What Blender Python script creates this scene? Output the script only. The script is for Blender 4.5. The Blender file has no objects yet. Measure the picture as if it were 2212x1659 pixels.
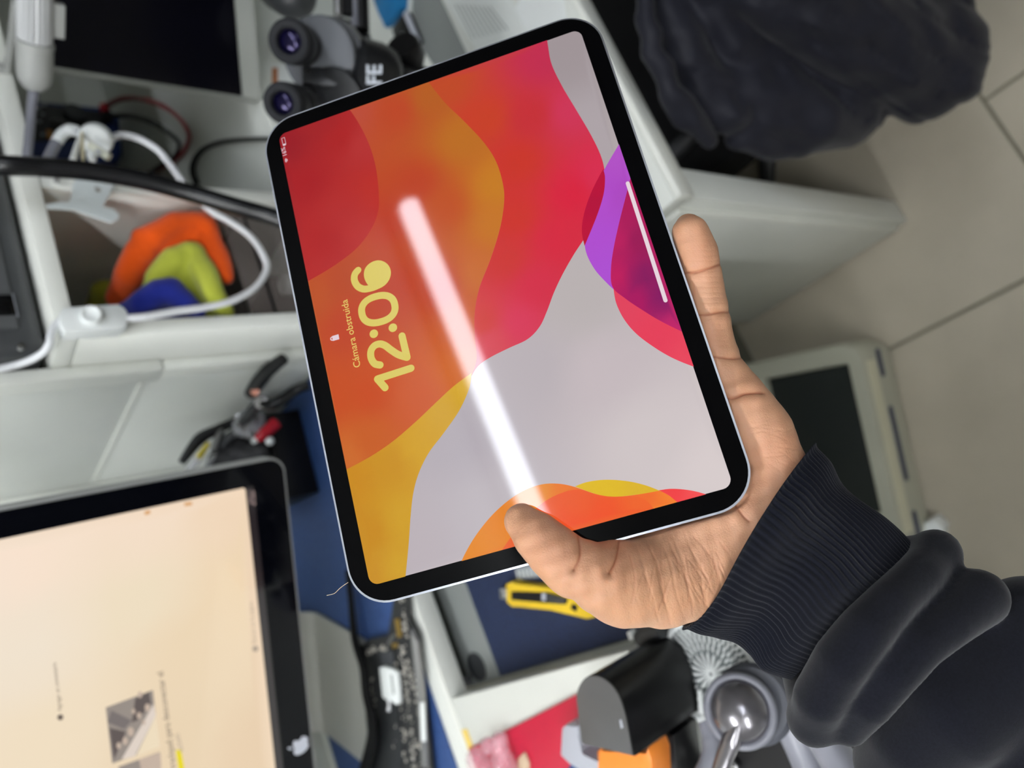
import bpy, bmesh, math, random
import numpy as np
from mathutils import Vector, Matrix
from mathutils.geometry import delaunay_2d_cdt
random.seed(7); np.random.seed(7)
S = bpy.context.scene
COL = S.collection

# ------------------------------------------------------------------ camera
CAM = Vector((0.0, 0.0, 1.49))
FPX, CX, CY = 1570.0, 1106.0, 829.5
# rows: camera right / down / forward in room axes (x along the benches, y away, z up)
RW = np.array([[-0.37382316, -0.56983500, -0.73180894],
               [-0.89049610, 0.44114851, 0.11137635],
               [0.25937028, 0.69330806, -0.67234737]])
def cam_to_world(v):
    v = np.asarray(v, float)
    return v @ RW + np.array(CAM)
cd = bpy.data.cameras.new('camera'); co = bpy.data.objects.new('camera', cd); COL.objects.link(co)
cd.sensor_fit = 'HORIZONTAL'; cd.sensor_width = 36.0; cd.lens = FPX / 2212 * 36.0
r_, d_, f_ = RW
co.matrix_world = Matrix(((r_[0], -d_[0], -f_[0], CAM.x), (r_[1], -d_[1], -f_[1], CAM.y), (r_[2], -d_[2], -f_[2], CAM.z), (0, 0, 0, 1)))
cd.clip_start = 0.02; cd.clip_end = 30
cd.dof.use_dof = True; cd.dof.focus_distance = 0.318; cd.dof.aperture_fstop = 6.6
S.camera = co

# ------------------------------------------------------------------ world, exposure
w = bpy.data.worlds.new('world'); S.world = w; w.use_nodes = True
w.node_tree.nodes['Background'].inputs[0].default_value = (0.8, 0.86, 0.9, 1)
w.node_tree.nodes['Background'].inputs[1].default_value = 0.10
S.view_settings.view_transform = 'Standard'; S.view_settings.look = 'None'
S.view_settings.exposure = 0.0; S.view_settings.gamma = 1.0
S.view_settings.use_curve_mapping = False
LAMP_POWER = 36.0          # tube above the photographer
LAMP_POWER_LEFT = 92.0     # the tubes on the left, set stronger for the side light

# ------------------------------------------------------------------ helpers
def lin(c):
    out = []
    for v in c[:3]:
        v = v / 255.0
        out.append(v / 12.92 if v <= 0.04045 else ((v + 0.055) / 1.055) ** 2.4)
    return tuple(out)
MATS = {}
def mat(name, rgb, rough=0.5, metal=0.0, var=0.12, scale=40.0, bump=0.0, bscale=200.0, spec=0.5, trans=0.0, alpha=1.0, emit=None, estr=0.0, coat=0.0, sheen=0.0, sss=0.0, stretch=None):
    if name in MATS: return MATS[name]
    m = bpy.data.materials.new(name); m.use_nodes = True; MATS[name] = m
    nt = m.node_tree; b = nt.nodes['Principled BSDF']; L = nt.links
    c = lin(rgb)
    b.inputs['Base Color'].default_value = (*c, 1)
    b.inputs['Roughness'].default_value = rough; b.inputs['Metallic'].default_value = metal
    b.inputs['Specular IOR Level'].default_value = spec
    b.inputs['Transmission Weight'].default_value = trans; b.inputs['Alpha'].default_value = alpha
    b.inputs['Coat Weight'].default_value = coat; b.inputs['Sheen Weight'].default_value = sheen
    if sss: 
        b.inputs['Subsurface Weight'].default_value = sss
        b.inputs['Subsurface Radius'].default_value = (0.6, 0.25, 0.12); b.inputs['Subsurface Scale'].default_value = 0.006
    if emit is not None:
        b.inputs['Emission Color'].default_value = (*lin(emit), 1); b.inputs['Emission Strength'].default_value = estr
    tc = nt.nodes.new('ShaderNodeTexCoord')
    src = tc.outputs['Object']
    if stretch:
        mp = nt.nodes.new('ShaderNodeMapping'); mp.inputs['Scale'].default_value = stretch
        L.new(src, mp.inputs['Vector']); src = mp.outputs['Vector']
    if var > 0:
        n = nt.nodes.new('ShaderNodeTexNoise'); n.inputs['Scale'].default_value = scale; n.inputs['Detail'].default_value = 4
        L.new(src, n.inputs['Vector'])
        mx = nt.nodes.new('ShaderNodeMix'); mx.data_type = 'RGBA'
        mx.inputs['A'].default_value = (*[v * (1 - var) for v in c], 1)
        mx.inputs['B'].default_value = (*[min(1, v * (1 + var)) for v in c], 1)
        L.new(n.outputs['Fac'], mx.inputs['Factor']); L.new(mx.outputs['Result'], b.inputs['Base Color'])
    if bump > 0:
        n2 = nt.nodes.new('ShaderNodeTexNoise'); n2.inputs['Scale'].default_value = bscale; n2.inputs['Detail'].default_value = 3
        L.new(src, n2.inputs['Vector'])
        bp = nt.nodes.new('ShaderNodeBump'); bp.inputs['Strength'].default_value = bump; bp.inputs['Distance'].default_value = 0.001
        L.new(n2.outputs['Fac'], bp.inputs['Height']); L.new(bp.outputs['Normal'], b.inputs['Normal'])
    return m
def emat_attr(name, strength=1.0, rough=0.03, spec=0.5):
    m = bpy.data.materials.new(name); m.use_nodes = True
    nt = m.node_tree; b = nt.nodes['Principled BSDF']
    b.inputs['Base Color'].default_value = (0.003, 0.003, 0.003, 1); b.inputs['Roughness'].default_value = rough
    b.inputs['Specular IOR Level'].default_value = spec
    a = nt.nodes.new('ShaderNodeVertexColor'); a.layer_name = 'Col'
    nt.links.new(a.outputs['Color'], b.inputs['Emission Color']); b.inputs['Emission Strength'].default_value = strength
    return m

def tag(o, label=None, cat=None, group=None, kind=None):
    if label: o['label'] = label
    if cat: o['category'] = cat
    if group: o['group'] = group
    if kind: o['kind'] = kind
    return o
def thing(name, label, cat, loc=(0, 0, 0), group=None):
    o = bpy.data.objects.new(name, None); COL.objects.link(o); o.location = loc; o.empty_display_size = 0.02
    return tag(o, label, cat, group)
def adopt(o, parent):
    o.parent = parent
    root = Vector((0, 0, 0)); p = parent
    while p is not None:
        root = root + p.location; p = p.parent
    # every parent is unrotated: undo its offset so that geometry stays in room coordinates
    o.matrix_parent_inverse = Matrix.Translation(-root)
    return o
WLOC = {}
def link(name, me, m=None, parent=None, smooth=False):
    o = bpy.data.objects.new(name, me); COL.objects.link(o)
    if m is not None and len(me.materials) == 0: me.materials.append(m)
    if smooth: me.shade_smooth()
    if parent is not None:
        o.parent = parent
        o.matrix_parent_inverse = Matrix.Translation(-WLOC.get(parent.name, Vector(parent.location)))
        WLOC[o.name] = Vector((0, 0, 0))
    else:
        n = len(me.vertices); a = np.empty(n * 3, 'f'); me.vertices.foreach_get('co', a); a = a.reshape(-1, 3)
        lo, hi = a.min(0), a.max(0); c = np.array([(lo[0] + hi[0]) / 2, (lo[1] + hi[1]) / 2, lo[2]])
        a -= c; me.vertices.foreach_set('co', a.ravel()); o.location = Vector(c.tolist()); me.update()
    return o
def mesh_from(name, verts, faces):
    me = bpy.data.meshes.new(name); me.from_pydata([tuple(map(float, v)) for v in verts], [], faces); me.update(); return me
def bm_obj(name, bm, m, parent=None, smooth=False):
    me = bpy.data.meshes.new(name); bmesh.ops.recalc_face_normals(bm, faces=bm.faces); bm.to_mesh(me); bm.free()
    o = link(name, me, m, parent, False)
    if smooth:
        me.shade_smooth()
        try: me.set_sharp_from_angle(angle=math.radians(35))
        except Exception: pass
    return o
def add_box(bm, lo, hi, M=None, bevel=0.0, seg=2):
    r = bmesh.ops.create_cube(bm, size=1.0)
    vs = r['verts']
    for v in vs:
        v.co = Vector([lo[i] + (v.co[i] + 0.5) * (hi[i] - lo[i]) for i in range(3)])
    if bevel > 0:
        es = list({e for v in vs for e in v.link_edges})
        rr = bmesh.ops.bevel(bm, geom=es, offset=bevel, segments=seg, affect='EDGES', profile=0.5)
        vs = list({v for v in rr['verts']} | {v for v in vs if v.is_valid})
    if M is not None:
        for v in vs: v.co = M @ v.co
    return vs
def box(name, lo, hi, m, parent=None, bevel=0.0, M=None, seg=2):
    bm = bmesh.new(); add_box(bm, lo, hi, M, bevel, seg)
    return bm_obj(name, bm, m, parent, smooth=bevel > 0)
def add_prism(bm, poly, z0, z1, M=None, bevel=0.0):
    bot = [bm.verts.new((p[0], p[1], z0)) for p in poly]; top = [bm.verts.new((p[0], p[1], z1)) for p in poly]
    n = len(poly)
    f1 = bm.faces.new(list(reversed(bot))); f2 = bm.faces.new(top)
    for i in range(n): bm.faces.new((bot[i], bot[(i + 1) % n], top[(i + 1) % n], top[i]))
    vs = bot + top
    if bevel > 0:
        es = list(f1.edges) + list(f2.edges)
        rr = bmesh.ops.bevel(bm, geom=es, offset=bevel, segments=2, affect='EDGES', profile=0.5)
        vs = list({v for v in rr['verts']} | {v for v in vs if v.is_valid})
    if M is not None:
        for v in vs: v.co = M @ v.co
    return vs
def prism(name, poly, z0, z1, m, parent=None, M=None, bevel=0.0):
    bm = bmesh.new(); add_prism(bm, poly, z0, z1, M, bevel)
    return bm_obj(name, bm, m, parent, smooth=bevel > 0)
def rrect(w, h, r, n=8, cx=0.0, cy=0.0):
    pts = []
    for sx, sy, a0 in ((1, 1, 0), (-1, 1, 90), (-1, -1, 180), (1, -1, 270)):
        for i in range(n + 1):
            a = math.radians(a0 + 90 * i / n)
            pts.append((cx + sx * (w / 2 - r) + r * math.cos(a), cy + sy * (h / 2 - r) + r * math.sin(a)))
    return pts
def catmull(pts, n=8, closed=False):
    P = [np.array(p, float) for p in pts]; out = []
    m = len(P)
    rng = range(m if closed else m - 1)
    for i in rng:
        if closed: p0, p1, p2, p3 = P[(i - 1) % m], P[i], P[(i + 1) % m], P[(i + 2) % m]
        else: p0, p1, p2, p3 = P[max(i - 1, 0)], P[i], P[i + 1], P[min(i + 2, m - 1)]
        for k in range(n):
            t = k / n
            out.append(0.5 * ((2 * p1) + (-p0 + p2) * t + (2 * p0 - 5 * p1 + 4 * p2 - p3) * t * t + (-p0 + 3 * p1 - 3 * p2 + p3) * t ** 3))
    if not closed: out.append(P[-1])
    return out
def add_tube(bm, pts, r, seg=10, n=8, flat=1.0, closed=False):
    pp = catmull(pts, n, closed) if len(pts) > 2 else [np.array(p, float) for p in pts]
    N = len(pp)
    if hasattr(r, '__len__'):
        rr = np.interp(np.linspace(0, 1, N), np.linspace(0, 1, len(r)), r)
    else: rr = np.full(N, r)
    up = np.array([0.13, 0.2, 0.97]); rings = []
    prev = None
    for i in range(N):
        a = pp[(i - 1) % N if closed else max(i - 1, 0)]; b = pp[(i + 1) % N if closed else min(i + 1, N - 1)]
        t = b - a; t = t / (np.linalg.norm(t) + 1e-12)
        if prev is None:
            u = up - t * (up @ t)
            if np.linalg.norm(u) < 0.05: u = np.array([1.0, 0, 0]) - t * t[0]
        else: u = prev - t * (prev @ t)
        u /= np.linalg.norm(u) + 1e-12; prev = u; v = np.cross(t, u)
        rings.append([bm.verts.new(Vector((pp[i] + rr[i] * (math.cos(2 * math.pi * k / seg) * u * flat + math.sin(2 * math.pi * k / seg) * v)).tolist())) for k in range(seg)])
    for i in range(N if closed else N - 1):
        A, B = rings[i], rings[(i + 1) % N]
        for k in range(seg): bm.faces.new((A[k], A[(k + 1) % seg], B[(k + 1) % seg], B[k]))
    if not closed:
        bm.faces.new(list(reversed(rings[0]))); bm.faces.new(rings[-1])
def tube(name, pts, r, m, parent=None, seg=12, n=8, flat=1.0, closed=False):
    bm = bmesh.new(); add_tube(bm, pts, r, seg, n, flat, closed); return bm_obj(name, bm, m, parent, smooth=True)
def add_lathe(bm, prof, M, seg=32):
    rings = []
    for r, z in prof:
        if r < 1e-6: rings.append([bm.verts.new(M @ Vector((0, 0, z)))])
        else: rings.append([bm.verts.new(M @ Vector((r * math.cos(2 * math.pi * k / seg), r * math.sin(2 * math.pi * k / seg), z))) for k in range(seg)])
    for A, B in zip(rings[:-1], rings[1:]):
        for k in range(seg):
            k2 = (k + 1) % seg
            if len(A) == 1 and len(B) == 1: continue
            if len(A) == 1: bm.faces.new((A[0], B[k2], B[k]))
            elif len(B) == 1: bm.faces.new((A[k], A[k2], B[0]))
            else: bm.faces.new((A[k], A[k2], B[k2], B[k]))
    if len(rings[0]) > 1: bm.faces.new(list(reversed(rings[0])))
    if len(rings[-1]) > 1: bm.faces.new(rings[-1])
def lathe(name, prof, M, m, parent=None, seg=32):
    bm = bmesh.new(); add_lathe(bm, prof, M, seg); return bm_obj(name, bm, m, parent, smooth=True)
def frame(origin, zdir, xhint=(0, 0, 1)):
    z = Vector(zdir).normalized(); x = Vector(xhint); x = x - z * x.dot(z)
    if x.length < 1e-4: x = Vector((1, 0, 0)) - z * z.x
    x.normalize(); y = z.cross(x)
    return Matrix(((x.x, y.x, z.x, origin[0]), (x.y, y.y, z.y, origin[1]), (x.z, y.z, z.z, origin[2]), (0, 0, 0, 1)))
def axes(origin, X, Y, Z):
    return Matrix(((X[0], Y[0], Z[0], origin[0]), (X[1], Y[1], Z[1], origin[1]), (X[2], Y[2], Z[2], origin[2]), (0, 0, 0, 1)))
# sight lines of the photograph, cut with real planes of the room
def ray(px, py):
    return np.array([(px - CX) / FPX, (py - CY) / FPX, 1.0]) @ RW
CAMN = np.array(CAM)
def atz(px, py, z):
    d = ray(px, py); return CAMN + d * ((z - CAM.z) / d[2])
def aty(px, py, y):
    d = ray(px, py); return CAMN + d * (y / d[1])
def atx(px, py, x):
    d = ray(px, py); return CAMN + d * (x / d[0])
def atd(px, py, dep):
    return CAMN + ray(px, py) * dep
FWD = RW[2]
# ---- signed distance sculpting
def pline(P, pts, rad):
    """distance to a chain of round cones"""
    best = None
    for (a, ra), (b, rb) in zip(zip(pts[:-1], rad[:-1]), zip(pts[1:], rad[1:])):
        a = np.asarray(a, np.float32); b = np.asarray(b, np.float32); ab = b - a
        t = np.clip(((P - a) @ ab) / (ab @ ab + 1e-12), 0, 1)
        d = np.linalg.norm(P - a - t[..., None] * ab, axis=-1) - (ra + (rb - ra) * t)
        best = d if best is None else np.minimum(best, d)
    return best
def smin(a, b, k):
    h = np.clip(0.5 + 0.5 * (b - a) / k, 0, 1)
    return b + (a - b) * h - k * h * (1 - h)
def surface_nets(fn, lo, hi, step):
    lo = np.array(lo); hi = np.array(hi)
    n = np.ceil((hi - lo) / step).astype(int) + 1
    ax = [lo[i] + np.arange(n[i]) * step for i in range(3)]
    G = np.stack(np.meshgrid(*ax, indexing='ij'), -1).astype(np.float32)
    V = fn(G)
    ins = V < 0
    c = np.zeros(tuple(n - 1), np.int8)
    for dx in (0, 1):
        for dy in (0, 1):
            for dz in (0, 1): c += ins[dx:n[0] - 1 + dx, dy:n[1] - 1 + dy, dz:n[2] - 1 + dz]
    act = (c > 0) & (c < 8)
    idx = -np.ones(act.shape, np.int64); idx[act] = np.arange(act.sum())
    cells = np.argwhere(act)
    s = np.zeros((len(cells), 3)); cnt = np.zeros(len(cells))
    corners = [(0, 0, 0), (1, 0, 0), (0, 1, 0), (1, 1, 0), (0, 0, 1), (1, 0, 1), (0, 1, 1), (1, 1, 1)]
    for a in range(8):
        for b in range(a + 1, 8):
            ca, cb = np.array(corners[a]), np.array(corners[b])
            if abs(ca - cb).sum() != 1: continue
            va = V[tuple((cells + ca).T)]; vb = V[tuple((cells + cb).T)]
            m = (va < 0) != (vb < 0)
            t = np.where(m, va / np.where(m, va - vb, 1), 0)
            s += np.where(m[:, None], ca + t[:, None] * (cb - ca), 0); cnt += m
    verts = lo + (cells + s / cnt[:, None]) * step
    faces = []
    for axis in range(3):
        o1, o2 = [(1, 2), (2, 0), (0, 1)][axis]
        sl_a = [slice(1, -1)] * 3; sl_b = [slice(1, -1)] * 3
        sl_a[axis] = slice(0, n[axis] - 1); sl_b[axis] = slice(1, n[axis])
        A = ins[tuple(sl_a)]; B = ins[tuple(sl_b)]
        E = np.argwhere(A != B)
        if len(E) == 0: continue
        flip = A[tuple(E.T)]
        base = E.copy()
        for k in range(3):
            if k != axis: base[:, k] += 1
        e1 = np.zeros(3, int); e1[o1] = 1; e2 = np.zeros(3, int); e2[o2] = 1
        q = np.stack([idx[tuple((base - e1 - e2).T)], idx[tuple((base - e2).T)], idx[tuple(base.T)], idx[tuple((base - e1).T)]], 1)
        q = np.where(flip[:, None], q, q[:, ::-1])
        faces.append(q)
    return verts, np.concatenate(faces)
def np_mesh(name, verts, quads):
    me = bpy.data.meshes.new(name)
    me.vertices.add(len(verts)); me.vertices.foreach_set('co', np.asarray(verts, np.float32).ravel())
    k = quads.shape[1]
    me.loops.add(len(quads) * k); me.loops.foreach_set('vertex_index', quads.astype(np.int32).ravel())
    me.polygons.add(len(quads)); me.polygons.foreach_set('loop_start', np.arange(0, len(quads) * k, k, dtype=np.int32))
    me.update(calc_edges=True); me.validate(); return me
def sdf_obj(name, fn, lo, hi, step, m, parent=None, camera_frame=False):
    v, q = surface_nets(fn, lo, hi, step)
    if camera_frame: v = cam_to_world(v)
    return link(name, np_mesh(name, v, q), m, parent, smooth=True)
# ---- flat print made of coloured polygons
def print_layer(name, outline, samples, M, h, m, parent, grid=0.004, fixed=None):
    """outline: list of 2-D points; samples: [(x, y, rgb)] -> triangulated sheet with vertex colours"""
    out = [Vector(p) for p in outline]; n = len(out)
    xs = [p.x for p in out]; ys = [p.y for p in out]
    def inside(x, y):
        c = False; j = n - 1
        for i in range(n):
            if (out[i].y > y) != (out[j].y > y) and x < (out[j].x - out[i].x) * (y - out[i].y) / (out[j].y - out[i].y + 1e-15) + out[i].x: c = not c
            j = i
        return c
    pts = list(out)
    if samples and len(samples) > 1:
        x = min(xs) + grid / 2
        while x < max(xs):
            y = min(ys) + grid / 2
            while y < max(ys):
                if inside(x, y): pts.append(Vector((x, y)))
                y += grid
            x += grid
    r = delaunay_2d_cdt(pts, [], [list(range(n))], 1, 1e-7)
    vs, fs = r[0], r[2]
    me = mesh_from(name, [M @ Vector((v.x, v.y, h)) for v in vs], [list(f) for f in fs])
    a = me.color_attributes.new('Col', 'FLOAT_COLOR', 'POINT')
    sp = np.array([(s[0], s[1]) for s in samples]); sc = np.array([lin(s[2]) for s in samples])
    for i, v in enumerate(vs):
        d = ((sp - np.array((v.x, v.y))) ** 2).sum(1) + 1e-8
        wt = d ** -1.5; wt /= wt.sum(); c = wt @ sc
        a.data[i].color = (c[0], c[1], c[2], 1)
    # face the viewer
    me.update()
    nz = M.to_3x3() @ Vector((0, 0, 1))
    if sum((p.normal.dot(nz) * p.area) for p in me.polygons) < 0: me.flip_normals()
    return link(name, me, m, parent)
def ribbon_pts(path, wd, n=6, cap=True):
    """outline polygon of a stroked path"""
    pp = [np.array(p, float) for p in path]; N = len(pp); L, R = [], []
    for i in range(N):
        t = pp[min(i + 1, N - 1)] - pp[max(i - 1, 0)]; t /= np.linalg.norm(t) + 1e-12
        nn = np.array((-t[1], t[0])); L.append(pp[i] + nn * wd / 2); R.append(pp[i] - nn * wd / 2)
    out = list(L)
    if cap:
        t = pp[-1] - pp[-2]; a0 = math.atan2(t[1], t[0]) + math.pi / 2
        out += [pp[-1] + wd / 2 * np.array((math.cos(a0 - math.pi * k / n), math.sin(a0 - math.pi * k / n))) for k in range(1, n)]
    out += R[::-1]
    if cap:
        t = pp[0] - pp[1]; a0 = math.atan2(t[1], t[0]) + math.pi / 2
        out += [pp[0] + wd / 2 * np.array((math.cos(a0 - math.pi * k / n), math.sin(a0 - math.pi * k / n))) for k in range(1, n)]
    return [tuple(p) for p in out]
def flat_poly(name, polys, M, h, m, parent):
    vs, fs = [], []
    for pl in polys:
        r = delaunay_2d_cdt([Vector(p) for p in pl], [], [list(range(len(pl)))], 1, 1e-7)
        b = len(vs); vs += [M @ Vector((v.x, v.y, h)) for v in r[0]]; fs += [[i + b for i in f] for f in r[2]]
    me = mesh_from(name, vs, fs)
    nz = M.to_3x3() @ Vector((0, 0, 1))
    if sum((p.normal.dot(nz) * p.area) for p in me.polygons) < 0: me.flip_normals()
    return link(name, me, m, parent)
def text_obj(name, body, M, h, size, m, parent, length=None, bold=0.0, align='LEFT'):
    cu = bpy.data.curves.new(name, 'FONT'); cu.body = body; cu.size = size; cu.offset = bold; cu.align_x = align; cu.resolution_u = 3
    tmp = bpy.data.objects.new(name + '_tmp', cu); COL.objects.link(tmp)
    dg = bpy.context.evaluated_depsgraph_get(); me = bpy.data.meshes.new_from_object(tmp.evaluated_get(dg))
    bpy.data.objects.remove(tmp); bpy.data.curves.remove(cu)
    n = len(me.vertices); a = np.empty(n * 3, 'f'); me.vertices.foreach_get('co', a); a = a.reshape(-1, 3)
    if length: a[:, :2] *= length / (a[:, 0].max() - a[:, 0].min())
    me.vertices.foreach_set('co', np.array([tuple(M @ Vector((float(p[0]), float(p[1]), h))) for p in a], 'f').ravel())
    me.materials.clear(); me.update()
    return link(name, me, m, parent)

# ------------------------------------------------------------------ materials
M_white = mat('white_melamine', (222, 225, 218), 0.42, var=0.05, scale=9, bump=0.03, bscale=60)
M_edge = mat('white_edge_band', (232, 234, 226), 0.4, var=0.05, scale=14)
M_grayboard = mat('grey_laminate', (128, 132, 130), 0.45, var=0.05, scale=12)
M_wall = mat('painted_wall', (128, 128, 122), 0.8, var=0.03, scale=3)
M_ceil = mat('painted_ceiling', (196, 196, 190), 0.8, var=0.03, scale=3)
M_tile = mat('floor_tile', (176, 168, 150), 0.45, var=0.13, scale=9, bump=0.05, bscale=40)
M_grout = mat('grout', (118, 115, 100), 0.9, var=0.2, scale=30)
M_black = mat('black_plastic', (13, 13, 15), 0.42, spec=0.3, var=0.15, scale=60)
M_blackgloss = mat('black_gloss', (6, 6, 8), 0.08, var=0)
M_dark = mat('dark_plastic', (50, 52, 54), 0.4, var=0.08, scale=40)
M_rubber = mat('black_rubber', (14, 15, 17), 0.36, spec=0.35, var=0.1, scale=60)
M_alu = mat('aluminium', (205, 207, 208), 0.3, metal=1.0, var=0.03, scale=40)
M_steel = mat('steel', (190, 190, 192), 0.25, metal=1.0, var=0.05, scale=60)
M_gold = mat('gold_contacts', (206, 170, 90), 0.3, metal=1.0, var=0.1, scale=200)
M_cable = mat('white_cable', (232, 234, 236), 0.35, var=0.03, scale=30)
M_whitepl = mat('white_plastic', (236, 240, 238), 0.35, var=0.02, scale=20)
M_graypl = mat('grey_plastic', (122, 123, 132), 0.35, var=0.06, scale=40)
M_lgray = mat('light_grey_plastic', (176, 180, 190), 0.4, var=0.05, scale=40)
M_paper = mat('paper', (232, 236, 232), 0.8, var=0.03, scale=30)
M_ink = mat('grey_ink', (150, 155, 152), 0.8, var=0.05, scale=40)
M_cream = mat('cream_plastic', (205, 202, 176), 0.5, var=0.06, scale=20)
M_navy = mat('navy_plastic', (30, 38, 70), 0.5, var=0.1, scale=30)

def weave(name, rgb, rgb2, sc):
    m = bpy.data.materials.new(name); m.use_nodes = True; nt = m.node_tree; b = nt.nodes['Principled BSDF']; L = nt.links
    tc = nt.nodes.new('ShaderNodeTexCoord'); mp = nt.nodes.new('ShaderNodeMapping'); mp.inputs['Rotation'].default_value = (0, 0, 0.7)
    L.new(tc.outputs['Object'], mp.inputs['Vector'])
    wv = nt.nodes.new('ShaderNodeTexWave'); wv.inputs['Scale'].default_value = sc; wv.inputs['Distortion'].default_value = 6; wv.inputs['Detail'].default_value = 1; wv.inputs['Detail Scale'].default_value = 3
    L.new(mp.outputs['Vector'], wv.inputs['Vector'])
    mx = nt.nodes.new('ShaderNodeMix'); mx.data_type = 'RGBA'; mx.inputs['A'].default_value = (*lin(rgb), 1); mx.inputs['B'].default_value = (*lin(rgb2), 1)
    L.new(wv.outputs['Fac'], mx.inputs['Factor']); L.new(mx.outputs['Result'], b.inputs['Base Color'])
    bp = nt.nodes.new('ShaderNodeBump'); bp.inputs['Strength'].default_value = 0.4; bp.inputs['Distance'].default_value = 0.001
    L.new(wv.outputs['Fac'], bp.inputs['Height']); L.new(bp.outputs['Normal'], b.inputs['Normal'])
    b.inputs['Roughness'].default_value = 0.6; return m
M_mat = weave('blue_rubber_mat', (30, 54, 104), (54, 88, 146), 95)
M_mat_shaded = weave('shaded_rubber_mat', (10, 24, 54), (18, 38, 76), 95)  # darker copy of the blue mat, the hand's shadow put into its colour

# ------------------------------------------------------------------ the room
XL, XR, YF, YB, ZC = -2.6, 2.9, -3.2, 1.38, 2.62
fl = tag(box('floor', (XL, YF, -0.06), (XR, YB, -0.004), M_grout), kind='structure')
T0X, T0Y, TP = 0.152, 0.19, 0.607
bmt = bmesh.new(); add_box(bmt, (0.0028, 0.0028, -0.006), (TP - 0.0028, TP - 0.0028, 0.0), bevel=0.0012, seg=1)
tile_me = bpy.data.meshes.new('tile'); bmt.to_mesh(tile_me); bmt.free(); tile_me.materials.append(M_tile)
for j in range(-5, 2):
    for i in range(-4, 5):
        x = T0X + (i + (0.4992 if j % 2 else 0.0)) * TP; y = T0Y + j * TP
        if x + TP > XR or y + TP > YB + .02 or x < XL or y < YF: continue
        o = bpy.data.objects.new('tile', tile_me); COL.objects.link(o); o.parent = fl
        o.matrix_parent_inverse = Matrix.Translation(-fl.location); o.location = (x, y, random.uniform(-0.0006, 0.0003))
tag(box('wall_back', (XL, YB, 0), (XR, YB + 0.1, ZC), M_wall), kind='structure')
tag(box('wall_left', (XL - 0.1, YF, 0), (XL, YB, ZC), M_wall), kind='structure')
tag(box('wall_right', (XR, YF, 0), (XR + 0.1, YB, ZC), M_wall), kind='structure')
tag(box('wall_front', (XL, YF - 0.1, 0), (XR, YF, ZC), M_wall), kind='structure')
tag(box('ceiling', (XL, YF, ZC), (XR, YB, ZC + 0.1), M_ceil), kind='structure')

# ceiling tube lamps
M_tubelight = mat('lit_tube', (255, 255, 255), 0.4, var=0, emit=(238, 244, 255), estr=LAMP_POWER)
M_tubelight2 = mat('lit_tube_left', (255, 255, 255), 0.4, var=0, emit=(244, 246, 250), estr=LAMP_POWER_LEFT)
def ceiling_lamp(x, y, label, m=None):
    t = thing('ceiling_lamp', label, 'lamp', (x, y, 2.55))
    box('lamp_housing', (x - 0.61, y - 0.028, 2.555), (x + 0.61, y + 0.028, 2.62), M_white, t, 0.004)
    tube('light_tube', [(x - 0.595, y, 2.53), (x + 0.595, y, 2.53)], 0.027, m or M_tubelight, t, seg=16)
    for s in (-1, 1): box('tube_socket', (x + s * 0.603 - 0.008, y - 0.02, 2.5), (x + s * 0.603 + 0.008, y + 0.02, 2.56), M_white, t, 0.003)
    return t
ceiling_lamp(0.475, -0.615, 'lit ceiling tube lamp above the photographer, mirrored in the tablet screen')
ceiling_lamp(-1.15, -0.615, 'lit ceiling tube lamp left of the one mirrored in the tablet', M_tubelight2)
ceiling_lamp(-0.75, 0.45, 'lit ceiling tube lamp over the front edge of the left workbench', M_tubelight2)
ceiling_lamp(0.5, -2.35, 'lit ceiling tube lamp at the back of the room behind the photographer')

# ------------------------------------------------------------------ left workbench
ZB = 1.0
wb = thing('workbench', 'white workbench carrying the monitor and the circuit board, with a tall white side panel', 'workbench', (-0.5, 1.0, 0))
box('bench_top', (-1.5, 0.822, ZB - 0.025), (0.388, 1.21, ZB), M_white, wb, 0.001)
box('edge_band', (-1.5, 0.814, ZB - 0.027), (0.388, 0.822, ZB + 0.0005), M_edge, wb, 0.002)
box('back_panel', (-1.5, 1.21, 0.0), (0.4035, 1.226, 1.75), M_white, wb)
box('end_panel', (-1.5, 0.83, 0), (-1.48, 1.21, ZB - 0.026), M_white, wb)
box('side_panel', (0.391, 0.83, 0.0), (0.4035, 1.2095, 1.2285), M_white, wb, 0.0008)
box('side_panel', (0.391, 0.83, 1.231), (0.4035, 1.2095, 1.75), M_white, wb, 0.0008)
box('joint_strip', (0.3896, 0.85, 1.2265), (0.3912, 1.19, 1.2335), M_edge, wb, 0.0003)
box('panel_edge_trim', (0.388, 0.815, 1.214), (0.4035, 0.846, 1.75), M_edge, wb, 0.003)
box('panel_edge_trim', (0.3895, 0.817, ZB), (0.4035, 0.842, 1.2125), M_edge, wb, 0.003)
box('corner_trim', (0.372, 1.196, ZB), (0.391, 1.21, 1.75), M_edge, wb, 0.002)
# blue rubber mat on the bench
bm = bmesh.new(); add_box(bm, (-1.1, 0.847, ZB + 0.0006), (0.386, 1.185, ZB + 0.003), None, 0.0008, 1)
mm = bm_obj('bench_mat', bm, M_mat); tag(mm, 'blue textured rubber mat covering the white workbench under the circuit board', 'mat')

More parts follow.
